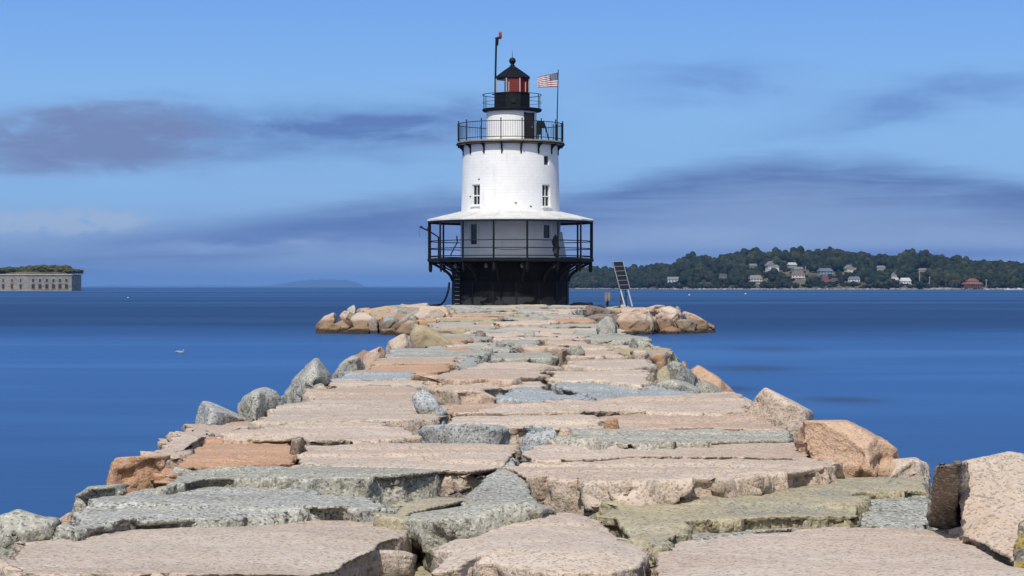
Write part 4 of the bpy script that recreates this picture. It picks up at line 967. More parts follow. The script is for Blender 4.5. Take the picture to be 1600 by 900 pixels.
# fog signal box with its stay on the gallery
fs = empty('fog_signal', W3(843, 224, -1.6), 'black fog signal horn box with a slanting stay on the upper gallery', 'fog signal'); bz = fs.location
mb = MB(); mb.box(lc(841.5, 203, -1.6), (.30, .5, .85)); mb.tube([lc(838.4, 226, -1.6), lc(838.4, 196, -1.6)], .05, 6); mb.build('housing', black, fs)
mb = MB(); mb.tube([lc(843, 199.5, -1.75), lc(848, 198.5, -1.9)], .14, 12, .26); mb.build('horn', blackp, fs)
mb = MB(); mb.tube([lc(850.5, 197.5, -1.6), lc(857.5, 224, -1.6)], .045, 6); mb.tube([lc(838, 197, -1.6), lc(850.8, 197.5, -1.6)], .04, 6); mb.build('stay', black, fs)
# davit on the left of the veranda
dv = empty('davit', W3(685, 402, -1.0), 'small black davit arm with a hanging line, sticking out left of the veranda', 'davit'); bz = dv.location
mb = MB(); mb.tube([lc(686, 404, -1), lc(686, 371, -1), lc(672, 362, -1), lc(658, 355.5, -1)], .05, 6); mb.tube([lc(672, 350, -1), lc(668, 360, -1)], .03, 6); mb.build('arm', black, dv)
mb = MB(); mb.tube([lc(658, 355.5, -1), lc(656, 362, -1), lc(657, 371, -1)], .018, 5); mb.build('line', grime, dv)
mb = MB(); mb.box(lc(659, 355.5, -1), (.18, .12, .12)); mb.build('pulley', black, dv)
# hose coil near the left posts
mb = MB(); mb.tube([W3(716, 371, -3.6), W3(717, 381, -3.9), W3(712, 390, -4.1), W3(708, 398, -4.2), W3(707, 402, -4.2)], .045, 6)
tag(mb.build('hose', black, smooth=True), 'black hose hanging by the left wall edge inside the veranda', 'hose')
# cable drooping to the rocks
pts = [W3(705, 442, -3.9), W3(704, 452, -4.2), W3(701.5, 462, -4.6), W3(698, 470, -5.2), W3(694, 474.6, -5.8), W3(688, 475.6, -6.3), W3(678, 476.0, -6.6)]
mb = MB(); mb.tube(pts, .07, 8); tag(mb.build('cable', black, smooth=True), 'thick black cable dropping from the caisson onto the rocks at the left', 'cable')
pts = [W3(888, 476.0, -4.6), W3(898, 475.2, -4.9), W3(906, 476, -5.1), W3(916, 475.4, -5.3), W3(921, 476.6, -5.4)]
mb = MB(); mb.tube(pts, .10, 8); mb.tube([p_+Vector((.2, .3, .08)) for p_ in pts[:4]], .09, 8); tag(mb.build('cable', black, smooth=True), 'black cable lying on the stones right of the caisson', 'cable')
# slack rope along the middle of the veranda rail
mb = MB(); pts = []
for i in range(13):
    q = i/12; a = (q*2-1)*R(11.25); pts.append(Vector((-.1+math.sin(a)*RP, D0-math.cos(a)*RP, 3.10+.14+(399-387.2)*S - .07 - .07*math.sin(math.pi*q))))
mb.tube(pts, .022, 5); tag(mb.build('rope', black), 'slack dark rope sagging along the middle veranda rail', 'rope')
# dark tarp bundle and leaning pale board, right side of the veranda
bn_ = MB(); bmesh.ops.create_icosphere(bn_.bm, subdivisions=4, radius=1, matrix=Matrix.Translation(W3(866.5, 386, -3.3)) @ Matrix.Diagonal((.21, .2, .78, 1)))
for v in bn_.bm.verts:
    q = perlin(np.array([[v.co.x*4, v.co.y*4, v.co.z*4]]))[0]; v.co.x += q*.10; v.co.y += q*.06; v.co.z = max(v.co.z, 3.11)
tag(bn_.build('tarpaulin', flat('dark tarp', (.03, .032, .03), .9), smooth=True), 'dark bundle of tarpaulin hung by the right lower window', 'tarpaulin')
mb = MB(); A = [(874, 402), (884.5, 402.4), (877.5, 363), (874, 363)]
vv = [mb.bm.verts.new(W3(x, y, -1.2)) for x, y in A]; f_ = mb.bm.faces.new(vv); r_ = bmesh.ops.extrude_face_region(mb.bm, geom=[f_]); bmesh.ops.translate(mb.bm, verts=[v for v in r_['geom'] if isinstance(v, bmesh.types.BMVert)], vec=(0, .12, 0))
tag(mb.build('board', flat('pale blue board', (.42, .50, .60), .7)), 'pale board leaning against the right side of the tower inside the veranda', 'board')
# solar panel on its stand
d_ = 125.0
def WS(px, py, dy=0): return atd(px, py, d_+dy)
sp_ = empty('solar_panel', WS(974, 477, 0), 'tall tilted solar panel of six cells on a white stand right of the lighthouse', 'solar panel'); bz = sp_.location
bl, br_, tl = WS(968.6, 453, .0)-bz, WS(984.8, 452.2, .45)-bz, WS(957.3, 409.2, 1.1)-bz
ex, ey = br_-bl, tl-bl; nn_ = ex.cross(ey).normalized()
if nn_.y > 0: nn_ = -nn_
def pbox(mb, u0, u1, v0, v1, n0, n1):
    c8 = [bl+ex*u+ey*v+nn_*n for n in (n0, n1) for (u, v) in ((u0, v0), (u1, v0), (u1, v1), (u0, v1))]
    V8 = [mb.bm.verts.new(c) for c in c8]
    for q in ((0,1,2,3),(4,5,6,7),(0,1,5,4),(1,2,6,5),(2,3,7,6),(3,0,4,7)): mb.bm.faces.new([V8[i] for i in q])
mb = MB(); pbox(mb, 0, 1, 0, 1, -.06, -.01); mb.build('backing', flat('panel back', (.05, .05, .055), .5), sp_)
for k in range(6):
    mb = MB(); pbox(mb, .03, .97, k/6+.008, (k+1)/6-.008, -.012, .0); mb.build('solar_cell', flat('solar cell', (.012, .014, .02), .45, spec=.3), sp_)
mb = MB()
for k in range(1, 6): pbox(mb, 0.04, .96, k/6-.006, k/6+.006, -.01, .010)
mb.build('cell_line', flat('grey cell line', (.22, .23, .25), .5), sp_)
mb = MB()
for k in (0, 6): pbox(mb, 0.04, .96, k/6-.007 if k else 0, k/6+.007 if k < 6 else 1, -.01, .012)
for u0, u1 in ((0, .03), (.97, 1)): pbox(mb, u0, u1, 0, 1, -.012, .014)
mb.build('frame', flat('pale aluminium', (.46, .48, .50), .4, .3), sp_)
alu = MATS['pale aluminium']
def brace(a, b, r, m_): mb = MB(); mb.tube([a, b], r, 6); mb.build('leg', m_, sp_)
brace(WS(969.5, 452, .1)-bz, WS(976.5, 479, -.2)-bz, .05, alu); brace(WS(981, 452, .4)-bz, WS(988, 479, .2)-bz, .05, alu)
brace(WS(972, 451, .6)-bz, WS(968.5, 479, 1.2)-bz, .035, grime); brace(WS(981, 458, .6)-bz, WS(970, 474, 1.0)-bz, .03, grime)
brace(WS(977, 452, .6)-bz, WS(979, 479, 1.3)-bz, .035, grime)
# short post
po = empty('mooring_post', WS(949, 477, 0), 'short weathered wooden post left of the solar panel', 'post'); bz = po.location
mb = MB(); mb.box(WS(946.8, 464, 0)-bz, (.15, .18, .58)); mb.box(WS(951.2, 463.4, .02)-bz, (.16, .18, .52)); mb.build('timber', flat('old timber', (.20, .16, .12), .9, 0, .5, 14, .35, 4), po)
mb = MB(); mb.tube([WS(949, 468, 0)-bz, WS(949.2, 479, 0)-bz], .09, 8, .06); mb.build('stake', black, po)

# ------------------------------------------------------------------ far shore
def frange(px, prof):
    for (a, b), (c_, d_) in zip(prof, prof[1:]):
        if a <= px <= c_: return b + (d_-b)*(px-a)/(c_-a)
    return prof[0][1] if px < prof[0][0] else prof[-1][1]
RIDGE = [(860,430),(890,424),(910,417),(927,417),(954,418),(981,416),(1006,415),(1037,412),(1060,408),(1071,402),(1082,401),(1105,401),(1118,402),(1132,397),(1150,394.5),(1172,391),(1195,394),(1213,390),(1240,391),(1260,390),(1307,389),(1335,392),(1360,398),(1397,398),(1420,393.5),(1440,395),(1457,399),(1490,402),(1507,405),(1520,408),(1550,407),(1575,410),(1600,412),(1660,414),(1760,418),(1900,430)]
YS = 1950.0; DEP = 620.0
def shore_y(px): return YS + (550 if px < 1000 else 550*max(0, (1060-px)/60))*(1 if px < 1060 else 0)
TREE_H = 13.0
def ground(px, Y):
    ys = shore_y(px); t = (Y-ys)/DEP
    if t <= 0: return SEA - .6 + t*10
    top = HC + (HY-frange(px, RIDGE))*(ys+DEP*.8)/F - TREE_H
    s = min(1, t/.8); s = s*s*(3-2*s)*.55 + .45*s
    base = SEA + 1.2*min(1, t*20)
    return base + max(2, (top-base))*s - max(0, t-.85)*60
grass = flat('shore grass', (.10, .095, .045), .95, 0, .5, .1, .5, .012)
m, nt, p = new_mat('hill ground'); t = nt.nodes.new('ShaderNodeTexCoord')
n = nt.nodes.new('ShaderNodeTexNoise'); n.inputs['Scale'].default_value = .012; n.inputs['Detail'].default_value = 6; nt.links.new(t.outputs['Object'], n.inputs['Vector'])
c = mixc(nt, E(nt, n.outputs[0]).smooth(.4, .6), (.035, .04, .02), (.13, .095, .05))
sx = nt.nodes.new('ShaderNodeSeparateXYZ'); nt.links.new(t.outputs['Object'], sx.inputs[0])
c = mixc(nt, E(nt, sx.outputs[2]).smooth(SEA+1.6, SEA+.9), c, (.13, .12, .09))
nt.links.new(c, p.inputs['Base Color']); p.inputs['Roughness'].default_value = 1
bm = bmesh.new(); rows = []
pxs = [860 + i*6 for i in range(175)]; ts = [-.08, -.02, 0, .01, .03, .06] + [.1+.05*i for i in range(20)]
for px in pxs:
    r = []
    for t_ in ts:
        Y = shore_y(px) + t_*DEP; r.append(bm.verts.new(((px-CX)*Y/F, Y, ground(px, Y) + (perlin(np.array([[px*.05, Y*.01, 0.]]))[0]*1.2 if t_ > .02 else 0))))
    rows.append(r)
for A, B in zip(rows, rows[1:]):
    for i in range(len(ts)-1): bm.faces.new((A[i], B[i], B[i+1], A[i+1]))
me = bpy.data.meshes.new('hills'); bm.to_mesh(me); bm.free()
tag(link_mesh('hills', me, m, smooth=True), kind='structure')

def leafmat(name, a, b, sc_=.09):
    m, nt, p = new_mat(name); g = nt.nodes.new('ShaderNodeNewGeometry'); n = nt.nodes.new('ShaderNodeTexNoise')
    n.inputs['Scale'].default_value = sc_; n.inputs['Detail'].default_value = 5; n.inputs['Roughness'].default_value = .7; nt.links.new(g.outputs['Position'], n.inputs['Vector'])
    c = mixc(nt, E(nt, n.outputs[0]).smooth(.35, .65), a, b)
    n2_ = nt.nodes.new('ShaderNodeTexNoise'); n2_.inputs['Scale'].default_value = .02; nt.links.new(g.outputs['Position'], n2_.inputs['Vector'])
    c = mixc(nt, E(nt, n2_.outputs[0]).smooth(.45, .7)*.5, c, (b[0]*.9+.012, b[1]*.85, b[2]*.8))
    nt.links.new(c, p.inputs['Base Color']); p.inputs['Roughness'].default_value = 1; p.inputs['Specular IOR Level'].default_value = .1; return m
FORTL = leafmat('fort scrub foliage', (.035, .045, .014), (.075, .075, .024), .2)
LEAF = [leafmat('woodland foliage', (.011, .017, .010), (.025, .035, .016)), leafmat('olive foliage', (.022, .030, .013), (.044, .052, .021)), leafmat('dark foliage', (.010, .017, .012), (.020, .031, .018))]
bark = flat('bark', (.08, .06, .045), .95)
def crown_arrays(seed, detail=2):
    q = np.random.RandomState(seed); bm = bmesh.new(); bmesh.ops.create_icosphere(bm, subdivisions=detail, radius=1)
    base = np.array([v.co[:] for v in bm.verts]); fc = np.array([[v.index for v in f.verts] for f in bm.faces]); bm.free()
    V, Fc, off = [], [], 0
    for k in range(9):
        c = q.normal(size=3)*np.array((.45, .45, .28)); s = q.uniform(.34, .6)
        v = base*s; nz = perlin(v*4.5/s*.5 + k*9.1 + seed*3.3); v = v*(1 + .38*nz[:, None]) + c
        V.append(v); Fc.append(fc+off); off += len(v)
    # loose leaf clumps breaking the outline
    n = 170; d = q.normal(size=(n, 3)); d /= np.linalg.norm(d, axis=1)[:, None]; d[:, 2] = np.abs(d[:, 2])*.9 - .15
    ctr = d*q.uniform(.75, 1.12, (n, 1))*np.array((.95, .95, .75))
    tri = np.array([ctr + q.normal(size=(n, 3))*.085 for _ in range(3)]).transpose(1, 0, 2).reshape(-1, 3)
    V.append(tri); Fc.append(np.arange(n*3).reshape(-1, 3)+off)
    return np.vstack(V), np.vstack(Fc)
PROTO = [crown_arrays(s) for s in range(6)]
def mesh_from(name, V, Fc, mats, mi=None):
    me = bpy.data.meshes.new(name); me.vertices.add(len(V)); me.vertices.foreach_set('co', V.ravel())
    me.loops.add(len(Fc)*3); me.loops.foreach_set('vertex_index', Fc.ravel().astype(np.int32)); me.polygons.add(len(Fc))
    me.polygons.foreach_set('loop_start', np.arange(0, len(Fc)*3, 3, dtype=np.int32)); 
    for m_ in mats: me.materials.append(m_)
    if mi is not None: me.polygons.foreach_set('material_index', mi.astype(np.int32))
    me.update(calc_edges=True); me.validate(); return me
rf = random.Random(5)
# houses first so that the wood leaves them in view
HS = [ # px0, px1, top, base, wall, roof, style, label
 (1043,1064,432.5,442,'blue white','grey','wide','long low blue white house at the shore, leftmost on the far hillside'),
 (1124,1137,427.5,435.5,'dim grey','dark','plain','dim grey house half hidden in trees right of the tan meadow'),
 (1171,1184,412,419,'dim grey','grey','plain','small grey house high in the trees left of the white gabled one'),
 (1196,1217,408,424.5,'white','grey','gable','white house with steep gables high on the slope'),
 (1172,1192,430,443,'cream','grey','porch','cream house with a porch just above the shore, below the white gabled one'),
 (1232,1246,410,419,'grey','pale','plain','house with a big pale roof right of the white gabled one'),
 (1240,1255,417,424.5,'dim grey','grey','plain','grey house just above the brown roofed one'),
 (1237,1258,424,437.5,'white','brown','porch','house with a brown roof over a white colonnaded porch'),
 (1281,1303,419,430.5,'dim blue','slate','plain','long house with a slate blue roof in the middle of the slope'),
 (1285,1295,430,439,'red','dark','plain','small dark red house below the slate roofed one'),
 (1319,1340,413.5,427.5,'yellow','grey','gable','cream yellow gabled house with white porch, highest right of centre'),
 (1325,1344,432,442.5,'white','slate','porch','white house with a long porch below the cream yellow one'),
 (1370,1384,415,422.5,'grey','grey','plain','small grey house peeping out of the wood right of the cream yellow one'),
 (1390,1404,425,438,'white','grey','gable','white gabled house left of the square fronted one'),
 (1407,1424,434,446.5,'white','pale','porch','square fronted white house close to the water'),
 (1436,1450,419,425,'pink grey','grey','plain','low pinkish house among trees above the utility poles'),
 (1298,1308,434.5,440,'brown','dark','plain','little brown house right of the dark red one'),
]
WCOL = {'white': (.50, .50, .49), 'blue white': (.38, .46, .55), 'dim grey': (.17, .18, .19), 'cream': (.48, .43, .35), 'grey': (.26, .27, .28), 'dim blue': (.20, .24, .30), 'red': (.24, .05, .045), 'yellow': (.56, .52, .36), 'pink grey': (.32, .27, .26), 'brown': (.15, .10, .08)}
RCOL = {'grey': (.16, .17, .18), 'dark': (.06, .06, .065), 'pale': (.40, .40, .40), 'brown': (.13, .085, .07), 'slate': (.10, .12, .16)}
def find_Y(px, py):
    Y = shore_y(px)+2
    while Y < shore_y(px)+DEP*.8:
        if HY - (ground(px, Y)-HC)*F/Y <= py: break
        Y += 3
    return Y
keep = []
glassd = flat('far window', (.03, .035, .045), .3)
for (x0, x1, yt, yb, wc, rc, style, label) in HS:
    pc = (x0+x1)/2; Y = find_Y(pc, yb); s = Y/F; w = (x1-x0)*s; H = (yb-yt)*s; dpt = w*.7 if style != 'wide' else w*.4
    wm = flat('wall '+wc, WCOL[wc], .8, 0, 0, 1, .08, .3); rm = flat('roof '+rc, RCOL[rc], .8, 0, 0, 1, .15, .5); trim = flat('far trim', (.52, .52, .50), .7)
    rt = empty('house', ((pc-CX)*s, Y, HC+(HY-yb)*s), label, 'house', 'houses on the far hillside', rz=R(rf.uniform(-14, 14)))
    keep.append((x0-1.5, x1+1.5, yt-1, yb+1.2, Y))
    wh = H*.58; rh = H-wh
    if style == 'gable': w1 = w*.62
    else: w1 = w
    mb = MB(); mb.box((0, dpt/2, wh/2-1), (w1*.94, dpt*.94, wh+2))
    if style == 'gable': mb.box((w*.18, dpt*.2, wh*.38-.5), (w*.6, dpt*.9, wh*.76+1))
    mb.build('wall', wm, rt)
    mb = MB()
    def gable_front(cx, cy, ww, dd, z0, z1):      # gable faces the viewer
        a = [(cx-ww/2, cy-dd/2, z0), (cx+ww/2, cy-dd/2, z0), (cx, cy-dd/2, z1)]; b = [(x, y+dd, z) for x, y, z in a]
        V = [mb.bm.verts.new(q) for q in a+b]
        for q in ((0,1,2),(3,5,4),(0,3,4,1),(1,4,5,2),(2,5,3,0)): mb.bm.faces.new([V[i] for i in q])
    def hip(cx, cy, ww, dd, z0, z1, inset):
        V = [mb.bm.verts.new(q) for q in ((cx-ww/2, cy-dd/2, z0), (cx+ww/2, cy-dd/2, z0), (cx+ww/2, cy+dd/2, z0), (cx-ww/2, cy+dd/2, z0), (cx-ww/2+inset, cy, z1), (cx+ww/2-inset, cy, z1))]
        for q in ((0,1,5,4),(1,2,5),(2,3,4,5),(3,0,4),(0,3,2,1)): mb.bm.faces.new([V[i] for i in q])
    if style == 'gable':
        gable_front(-w*.05, dpt/2, w1*1.04, dpt*1.05, wh, H); roof = mb.build('roof', rm, rt)
        mb = MB(); gable_front(-w*.05, -.06, w1*.9, .1, wh-.1, H*.96); mb.build('gable_face', wm, roof)
        mb = MB(); hip(w*.2, dpt*.2, w*.66, dpt, wh*.76, wh*1.15, w*.08); mb.build('side_roof', rm, roof)
    else:
        hip(0, dpt/2, w1*1.04, dpt*1.08, wh, H, w1*(.12 if style != 'wide' else .04)); roof = mb.build('roof', rm, rt)
    mb = MB(); mb.box((w*.15, dpt/2, H), (w*.07, w*.07, H*.16)); mb.build('chimney', flat('chimney brick', (.2, .1, .08), .9), roof)
    nwin = 3 if w < 9 else 4
    for fl_ in ((.32, .76) if H > 6.5 else (.5,)):
        for i in range(nwin):
            mb = MB(); mb.box((w1*.94*((i+.5)/nwin-.5), dpt*.03-.02, wh*fl_), (w1*.11, .12, wh*.22)); mb.build('window', glassd, rt)
    if style == 'porch':
        mb = MB(); mb.box((0, -dpt*.16, wh*.50), (w*.98, dpt*.34, wh*.07)); mb.box((0, -dpt*.16, .12), (w*.98, dpt*.34, .5)); mb.build('porch', trim, rt)
        for i in range(7): mb = MB(); mb.box((w*.94*(i/6-.5), -dpt*.31, wh*.25), (w*.025, .2, wh*.5)); mb.build('column', trim, rt)
# the red pavilion on stilts
Y = shore_y(1519)-14; s = Y/F
pv = empty('pavilion', ((1519-CX)*s, Y, SEA), 'red roofed two tiered pavilion on dark stilts over the water', 'pavilion', rz=R(4)); W_ = 31*s
def hz(py): return HC+(HY-py)*s - SEA
redr = flat('red roof', (.17, .06, .05), .8, 0, 0, 1, .15, .4)
def pyr(w0, w1, d0, d1, z0, z1, name, m_):
    mb = MB(); a = [mb.bm.verts.new((sx_*w0/2, sy*d0/2, z0)) for sx_, sy in ((-1,-1),(1,-1),(1,1),(-1,1))]; b = [mb.bm.verts.new((sx_*w1/2, sy*d1/2, z1)) for sx_, sy in ((-1,-1),(1,-1),(1,1),(-1,1))]
    for i in range(4): mb.bm.faces.new((a[i], a[(i+1)%4], b[(i+1)%4], b[i]))
    mb.bm.faces.new(a[::-1]); mb.bm.faces.new(b); return mb.build(name, m_, pv)
pyr(W_, W_*.72, W_*.6, W_*.4, hz(444), hz(441), 'lower_roof', redr); pyr(W_*.66, W_*.2, W_*.36, W_*.1, hz(439), hz(435), 'upper_roof', redr)
mb = MB(); mb.box((0, 0, hz(440)), (W_*.58, W_*.3, 2.2)); mb.build('wall', flat('pavilion wall', (.22, .17, .15), .8), pv)
mb = MB(); mb.box((0, 0, hz(448.6)), (W_*.98, W_*.55, .5)); mb.build('floor', flat('pavilion deck', (.16, .10, .08), .8), pv)
for i in range(7):
    for j in (-1, 1):
        mb = MB(); mb.box((W_*.92*(i/6-.5), j*W_*.25, hz(446.5)/2), (.45, .45, hz(444)-.1 if False else hz(446.5))); mb.build('stilt', flat('dark stilt', (.05, .035, .03), .9), pv)
for i in range(11): mb = MB(); mb.box((W_*.92*(i/10-.5), -W_*.27, hz(446.2)), (.28, .2, 2.6)); mb.build('column', flat('pavilion column', (.28, .10, .08), .8), pv)
keep.append((1501, 1537, 434, 452, Y))
# utility poles
for px, yt, yb, lb in ((1436.8, 422, 442, 'tall utility pole left of the two on the far shore'), (1452.6, 432, 447, 'pale utility pole in the middle of the three on the far shore'), (1541, 436, 447.5, 'utility pole right of the red roofed pavilion'), (1258.5, 416, 423, 'short pale pole beside the brown roofed house on the slope')):
    Y = find_Y(px, yb); s = Y/F; e_ = empty('utility_pole', ((px-CX)*s, Y, HC+(HY-yb)*s-1), lb, 'pole', 'poles on the far shore')
    mb = MB(); mb.tube([(0, 0, 0), (0, 0, (yb-yt)*s+1)], .42, 6, .3); mb.build('shaft', flat('pale pole', (.34, .32, .30), .8), e_)
    mb = MB(); mb.box((0, 0, (yb-yt)*s), (2.4, .25, .25)); mb.build('crossarm', MATS['pale pole'], e_); keep.append((px-1.2, px+1.2, yt, yb, Y))
# open ground: no trees
OPEN = [(1084, 1120, 440.5, 443.5), (1214, 1232, 426, 429), (1266, 1280, 427, 440), (1238, 1262, 439, 442), (1346, 1358, 443, 445.5), (1426, 1434, 432, 436), (1198, 1212, 436, 440)]
def blocked(px, Y, zt, hw):
    s = F/Y; pt = HY-(zt-HC)*s; zb = ground(px, Y); pb = HY-(zb-HC)*s; r = hw*s
    for x0, x1, y0, y1, YH in keep:
        if Y < YH and px+r > x0 and px-r < x1 and pt < y1-(y1-y0)*.34 and pb > y0: return True
        if abs(Y-YH) < 14 and px+r > x0 and px-r < x1: return True
    for x0, x1, y0, y1 in OPEN:
        if x0-r*.6 < px < x1+r*.6 and y0 < pb < y1+2: return True
        if x0 < px < x1 and pb >= y1 and pt < y0+1: return True
    return False
trees = []
for _ in range(9000):
    px = rf.uniform(866, 1760 if rf.random() < .25 else 1640); Y = shore_y(px) + DEP*rf.uniform(.008, .9)**1.0
    hgt = rf.uniform(7, 14)*(1.0 if Y > shore_y(px)+30 else .6)*(1.25 if rf.random() < .06 else 1); w = hgt*rf.uniform(.42, .62)
    z = ground(px, Y)
    if blocked(px, Y, z+hgt, w):
        hgt = rf.uniform(2.2, 4.5); w = hgt*.7
        if blocked(px, Y, z+hgt, w): continue
    trees.append((px, Y, z, hgt, w))
    if len(trees) >= 2700: break
front = []
rest = []
for t_ in trees:
    (front if (t_[1] < shore_y(t_[0])+80 and 1020 < t_[0] < 1600 and len(front) < 46 and rf.random() < .45) else rest).append(t_)
VV, FF, MI, off = [], [], [], 0
for px, Y, z, hgt, w in rest:
    V, Fc = PROTO[rf.randrange(6)]; a = rf.uniform(0, 6.28); ca, sa = math.cos(a), math.sin(a)
    v = V*np.array((w, w, hgt*.55)); v = np.column_stack((v[:, 0]*ca-v[:, 1]*sa, v[:, 0]*sa+v[:, 1]*ca, v[:, 2])) + np.array(((px-CX)*Y/F, Y, z+hgt*.50))
    VV.append(v); FF.append(Fc+off); off += len(v); MI.append(np.full(len(Fc), rf.choice((0, 0, 0, 1, 2, 2))))
woods = bpy.data.objects.new('woodland', mesh_from('woodland', np.vstack(VV), np.vstack(FF), LEAF, np.concatenate(MI))); col.objects.link(woods)
tag(woods, 'dark green wood covering the far hillside across the water', 'woodland', kind='stuff')
def tree_proto(i):
    V, Fc = PROTO[i]; return mesh_from('crown', V*np.array((.5, .5, .50)) + np.array((0, 0, .58)), Fc, [LEAF[i % 3]])
CROWN = [tree_proto(i) for i in range(6)]
CROWN2 = []
for c_ in CROWN[:4]:
    c2_ = c_.copy(); c2_.materials[0] = FORTL; CROWN2.append(c2_)
CROWN += CROWN2
mb = MB(); mb.tube([(0, 0, -.05), (.01, 0, .25), (-.01, 0, .5)], .045, 7, .02); mb.tube([(0, 0, .28), (.13, .03, .5)], .02, 5, .01); mb.tube([(0, 0, .25), (-.12, -.04, .48)], .02, 5, .01)
to = mb.build('trunk', bark); TRUNK = to.data; bpy.data.objects.remove(to)
near_names = [(h_[0]+h_[1], h_[7]) for h_ in HS]
def mk_tree(name, px, Y, z, hgt, w, ci, label, group):
    e_ = empty(name, ((px-CX)*Y/F, Y, z), label, 'tree', group, rz=rf.uniform(0, 6.28)); e_.scale = (w*2, w*2, hgt)
    for nm, me in (('crown', CROWN[ci]), ('trunk', TRUNK)):
        o = bpy.data.objects.new(nm, me); col.objects.link(o); o.parent = e_
    return e_
front.sort(key=lambda t_: t_[0])
for i, (px, Y, z, hgt, w) in enumerate(front):
    mk_tree('shore_tree', px, Y, z, hgt, w, rf.randrange(6), '%s shoreline tree below the dark wood, number %d counting from the lighthouse' % ('low bushy' if hgt < 7 else 'round crowned', i+1), 'single trees along the far shore')
# taller crowns standing out of the ridge
for px, up, lb in ((1247, 5, 'tallest round tree on the ridge above the white gabled house'), (1172, 3.5, 'broad tree crowning the ridge left of the white gabled house'), (1076, 3, 'domed tree at the left shoulder of the ridge'), (1420, 4.5, 'round tree standing out of the ridge above the pinkish house'), (1446, 4, 'second round tree on the ridge right of the first'), (1496, 3, 'small spiky tree on the falling right ridge'), (1507, 3.5, 'upright tree on the ridge above the red roofed pavilion'), (1553, 2, 'low round tree on the ridge near the right edge'), (1303, 2, 'wide tree on the ridge above the slate roofed house'), (1213, 3, 'wide round tree on the ridge between the two white houses')):
    Y = shore_y(px)+DEP*.78; z = ground(px, Y); hgt = TREE_H + up*.62; mk_tree('ridge_tree', px, Y, z, hgt, 6.5+up*.4, rf.randrange(6), lb, 'trees standing out of the ridge')
# pale shore rocks and beach boulders: one strip nobody could count
VV, FF, off = [], [], 0; V0, F0 = PROTO[0]
bm = bmesh.new(); bmesh.ops.create_icosphere(bm, subdivisions=1, radius=1); b0 = np.array([v.co[:] for v in bm.verts]); f0 = np.array([[v.index for v in f.verts] for f in bm.faces]); bm.free()
nr = np.random.RandomState(3)
for _ in range(900):
    px = nr.uniform(900, 1640); 
    if nr.rand() < .4: px = nr.choice([nr.uniform(1450, 1500), nr.uniform(1540, 1600), nr.uniform(1090, 1200)])
    Y = shore_y(px) + nr.uniform(-4, 14); s_ = nr.uniform(.5, 1.5)*(1.5 if 1455 < px < 1495 else 1)
    v = b0*np.array((s_*1.6, s_, s_*.8))*(1+nr.uniform(-.25, .25, (len(b0), 1))) + np.array(((px-CX)*Y/F, Y, SEA+.4)); VV.append(v); FF.append(f0+off); off += len(v)
o = bpy.data.objects.new('shore_rocks', mesh_from('shore_rocks', np.vstack(VV), np.vstack(FF), [flat('pale shore stone', (.24, .22, .19), .9, 0, 0, 1, .3, .2)])); col.objects.link(o)
tag(o, 'pale stones scattered along the far waterline', 'shore rocks', kind='stuff')
# moored boats at the far right and marker buoys
def boat(px, py, Ln, label, colr=(.75, .76, .78)):
    Y = F*(HC-SEA)/(py-HY); Y = min(Y, 1900); e_ = empty('boat', ((px-CX)*Y/F, Y, SEA), label, 'boat', 'small boats moored off the far shore', rz=R(rf.uniform(-40, 40)))
    bm = bmesh.new(); n = 9; A, B = [], []
    for i in range(n):
        q = i/(n-1); x = (q-.5)*Ln; hw = Ln*.16*(1-(q**3))*(.85+.15*min(1, q*4)) + .02
        A.append((bm.verts.new((x, -hw, Ln*.12+q*q*Ln*.05)), bm.verts.new((x, hw, Ln*.12+q*q*Ln*.05)))); B.append((bm.verts.new((x*.92, -hw*.6, -.15)), bm.verts.new((x*.92, hw*.6, -.15))))
    for i in range(n-1):
        bm.faces.new((A[i][0], A[i+1][0], B[i+1][0], B[i][0])); bm.faces.new((A[i+1][1], A[i][1], B[i][1], B[i+1][1])); bm.faces.new((A[i][0], A[i][1], A[i+1][1], A[i+1][0]))
    bm.faces.new((A[0][0], B[0][0], B[0][1], A[0][1])); me = bpy.data.meshes.new('hull'); bmesh.ops.recalc_face_normals(bm, faces=bm.faces[:]); bm.to_mesh(me); bm.free()
    link_mesh('hull', me, flat('boat white', colr, .4), e_)
    mb = MB(); mb.box((-.02*Ln, 0, Ln*.20), (Ln*.32, Ln*.2, Ln*.14)); mb.build('cabin', MATS['boat white'], e_)
    mb = MB(); mb.box((-.02*Ln, 0, Ln*.225), (Ln*.325, Ln*.205, Ln*.04)); mb.build('window', glassd, e_)
for px, py, Ln, lb in ((1575, 452.6, 6.5, 'white motor boat leftmost of those moored at the far right'), (1583, 453.0, 5.2, 'small white boat between the leftmost and the long one at the far right'), (1592, 452.8, 7.5, 'longest white boat moored near the right edge of the photo'), (1543, 452.8, 4.5, 'tiny white boat just right of the red roofed pavilion')):
    boat(px, py, Ln, lb)
def buoy(px, py, r, label, colr):
    Y = F*(HC-SEA)/(py-HY); e_ = empty('buoy', ((px-CX)*Y/F, Y, SEA), label, 'buoy', 'buoys on the water')
    mb = MB(); mb.lathe([(.05, -.3*r), (.7*r, -.1*r), (r, .25*r), (.7*r, .7*r), (.2*r, .95*r)], 12); mb.build('float', flat('buoy '+str(colr[0]), colr, .5), e_, True)
    mb = MB(); mb.tube([(0, 0, .9*r), (0, 0, 1.5*r)], .12*r, 6); mb.build('stem', grime, e_)
buoy(200, 465.5, .22, 'white buoy between the fort and the breakwater', (.6, .6, .6)); buoy(1077, 461.5, .35, 'pale buoy on the water right of the solar panel', (.6, .65, .7)); buoy(1165, 459.5, .4, 'faint buoy in front of the wooded shore', (.6, .62, .65))
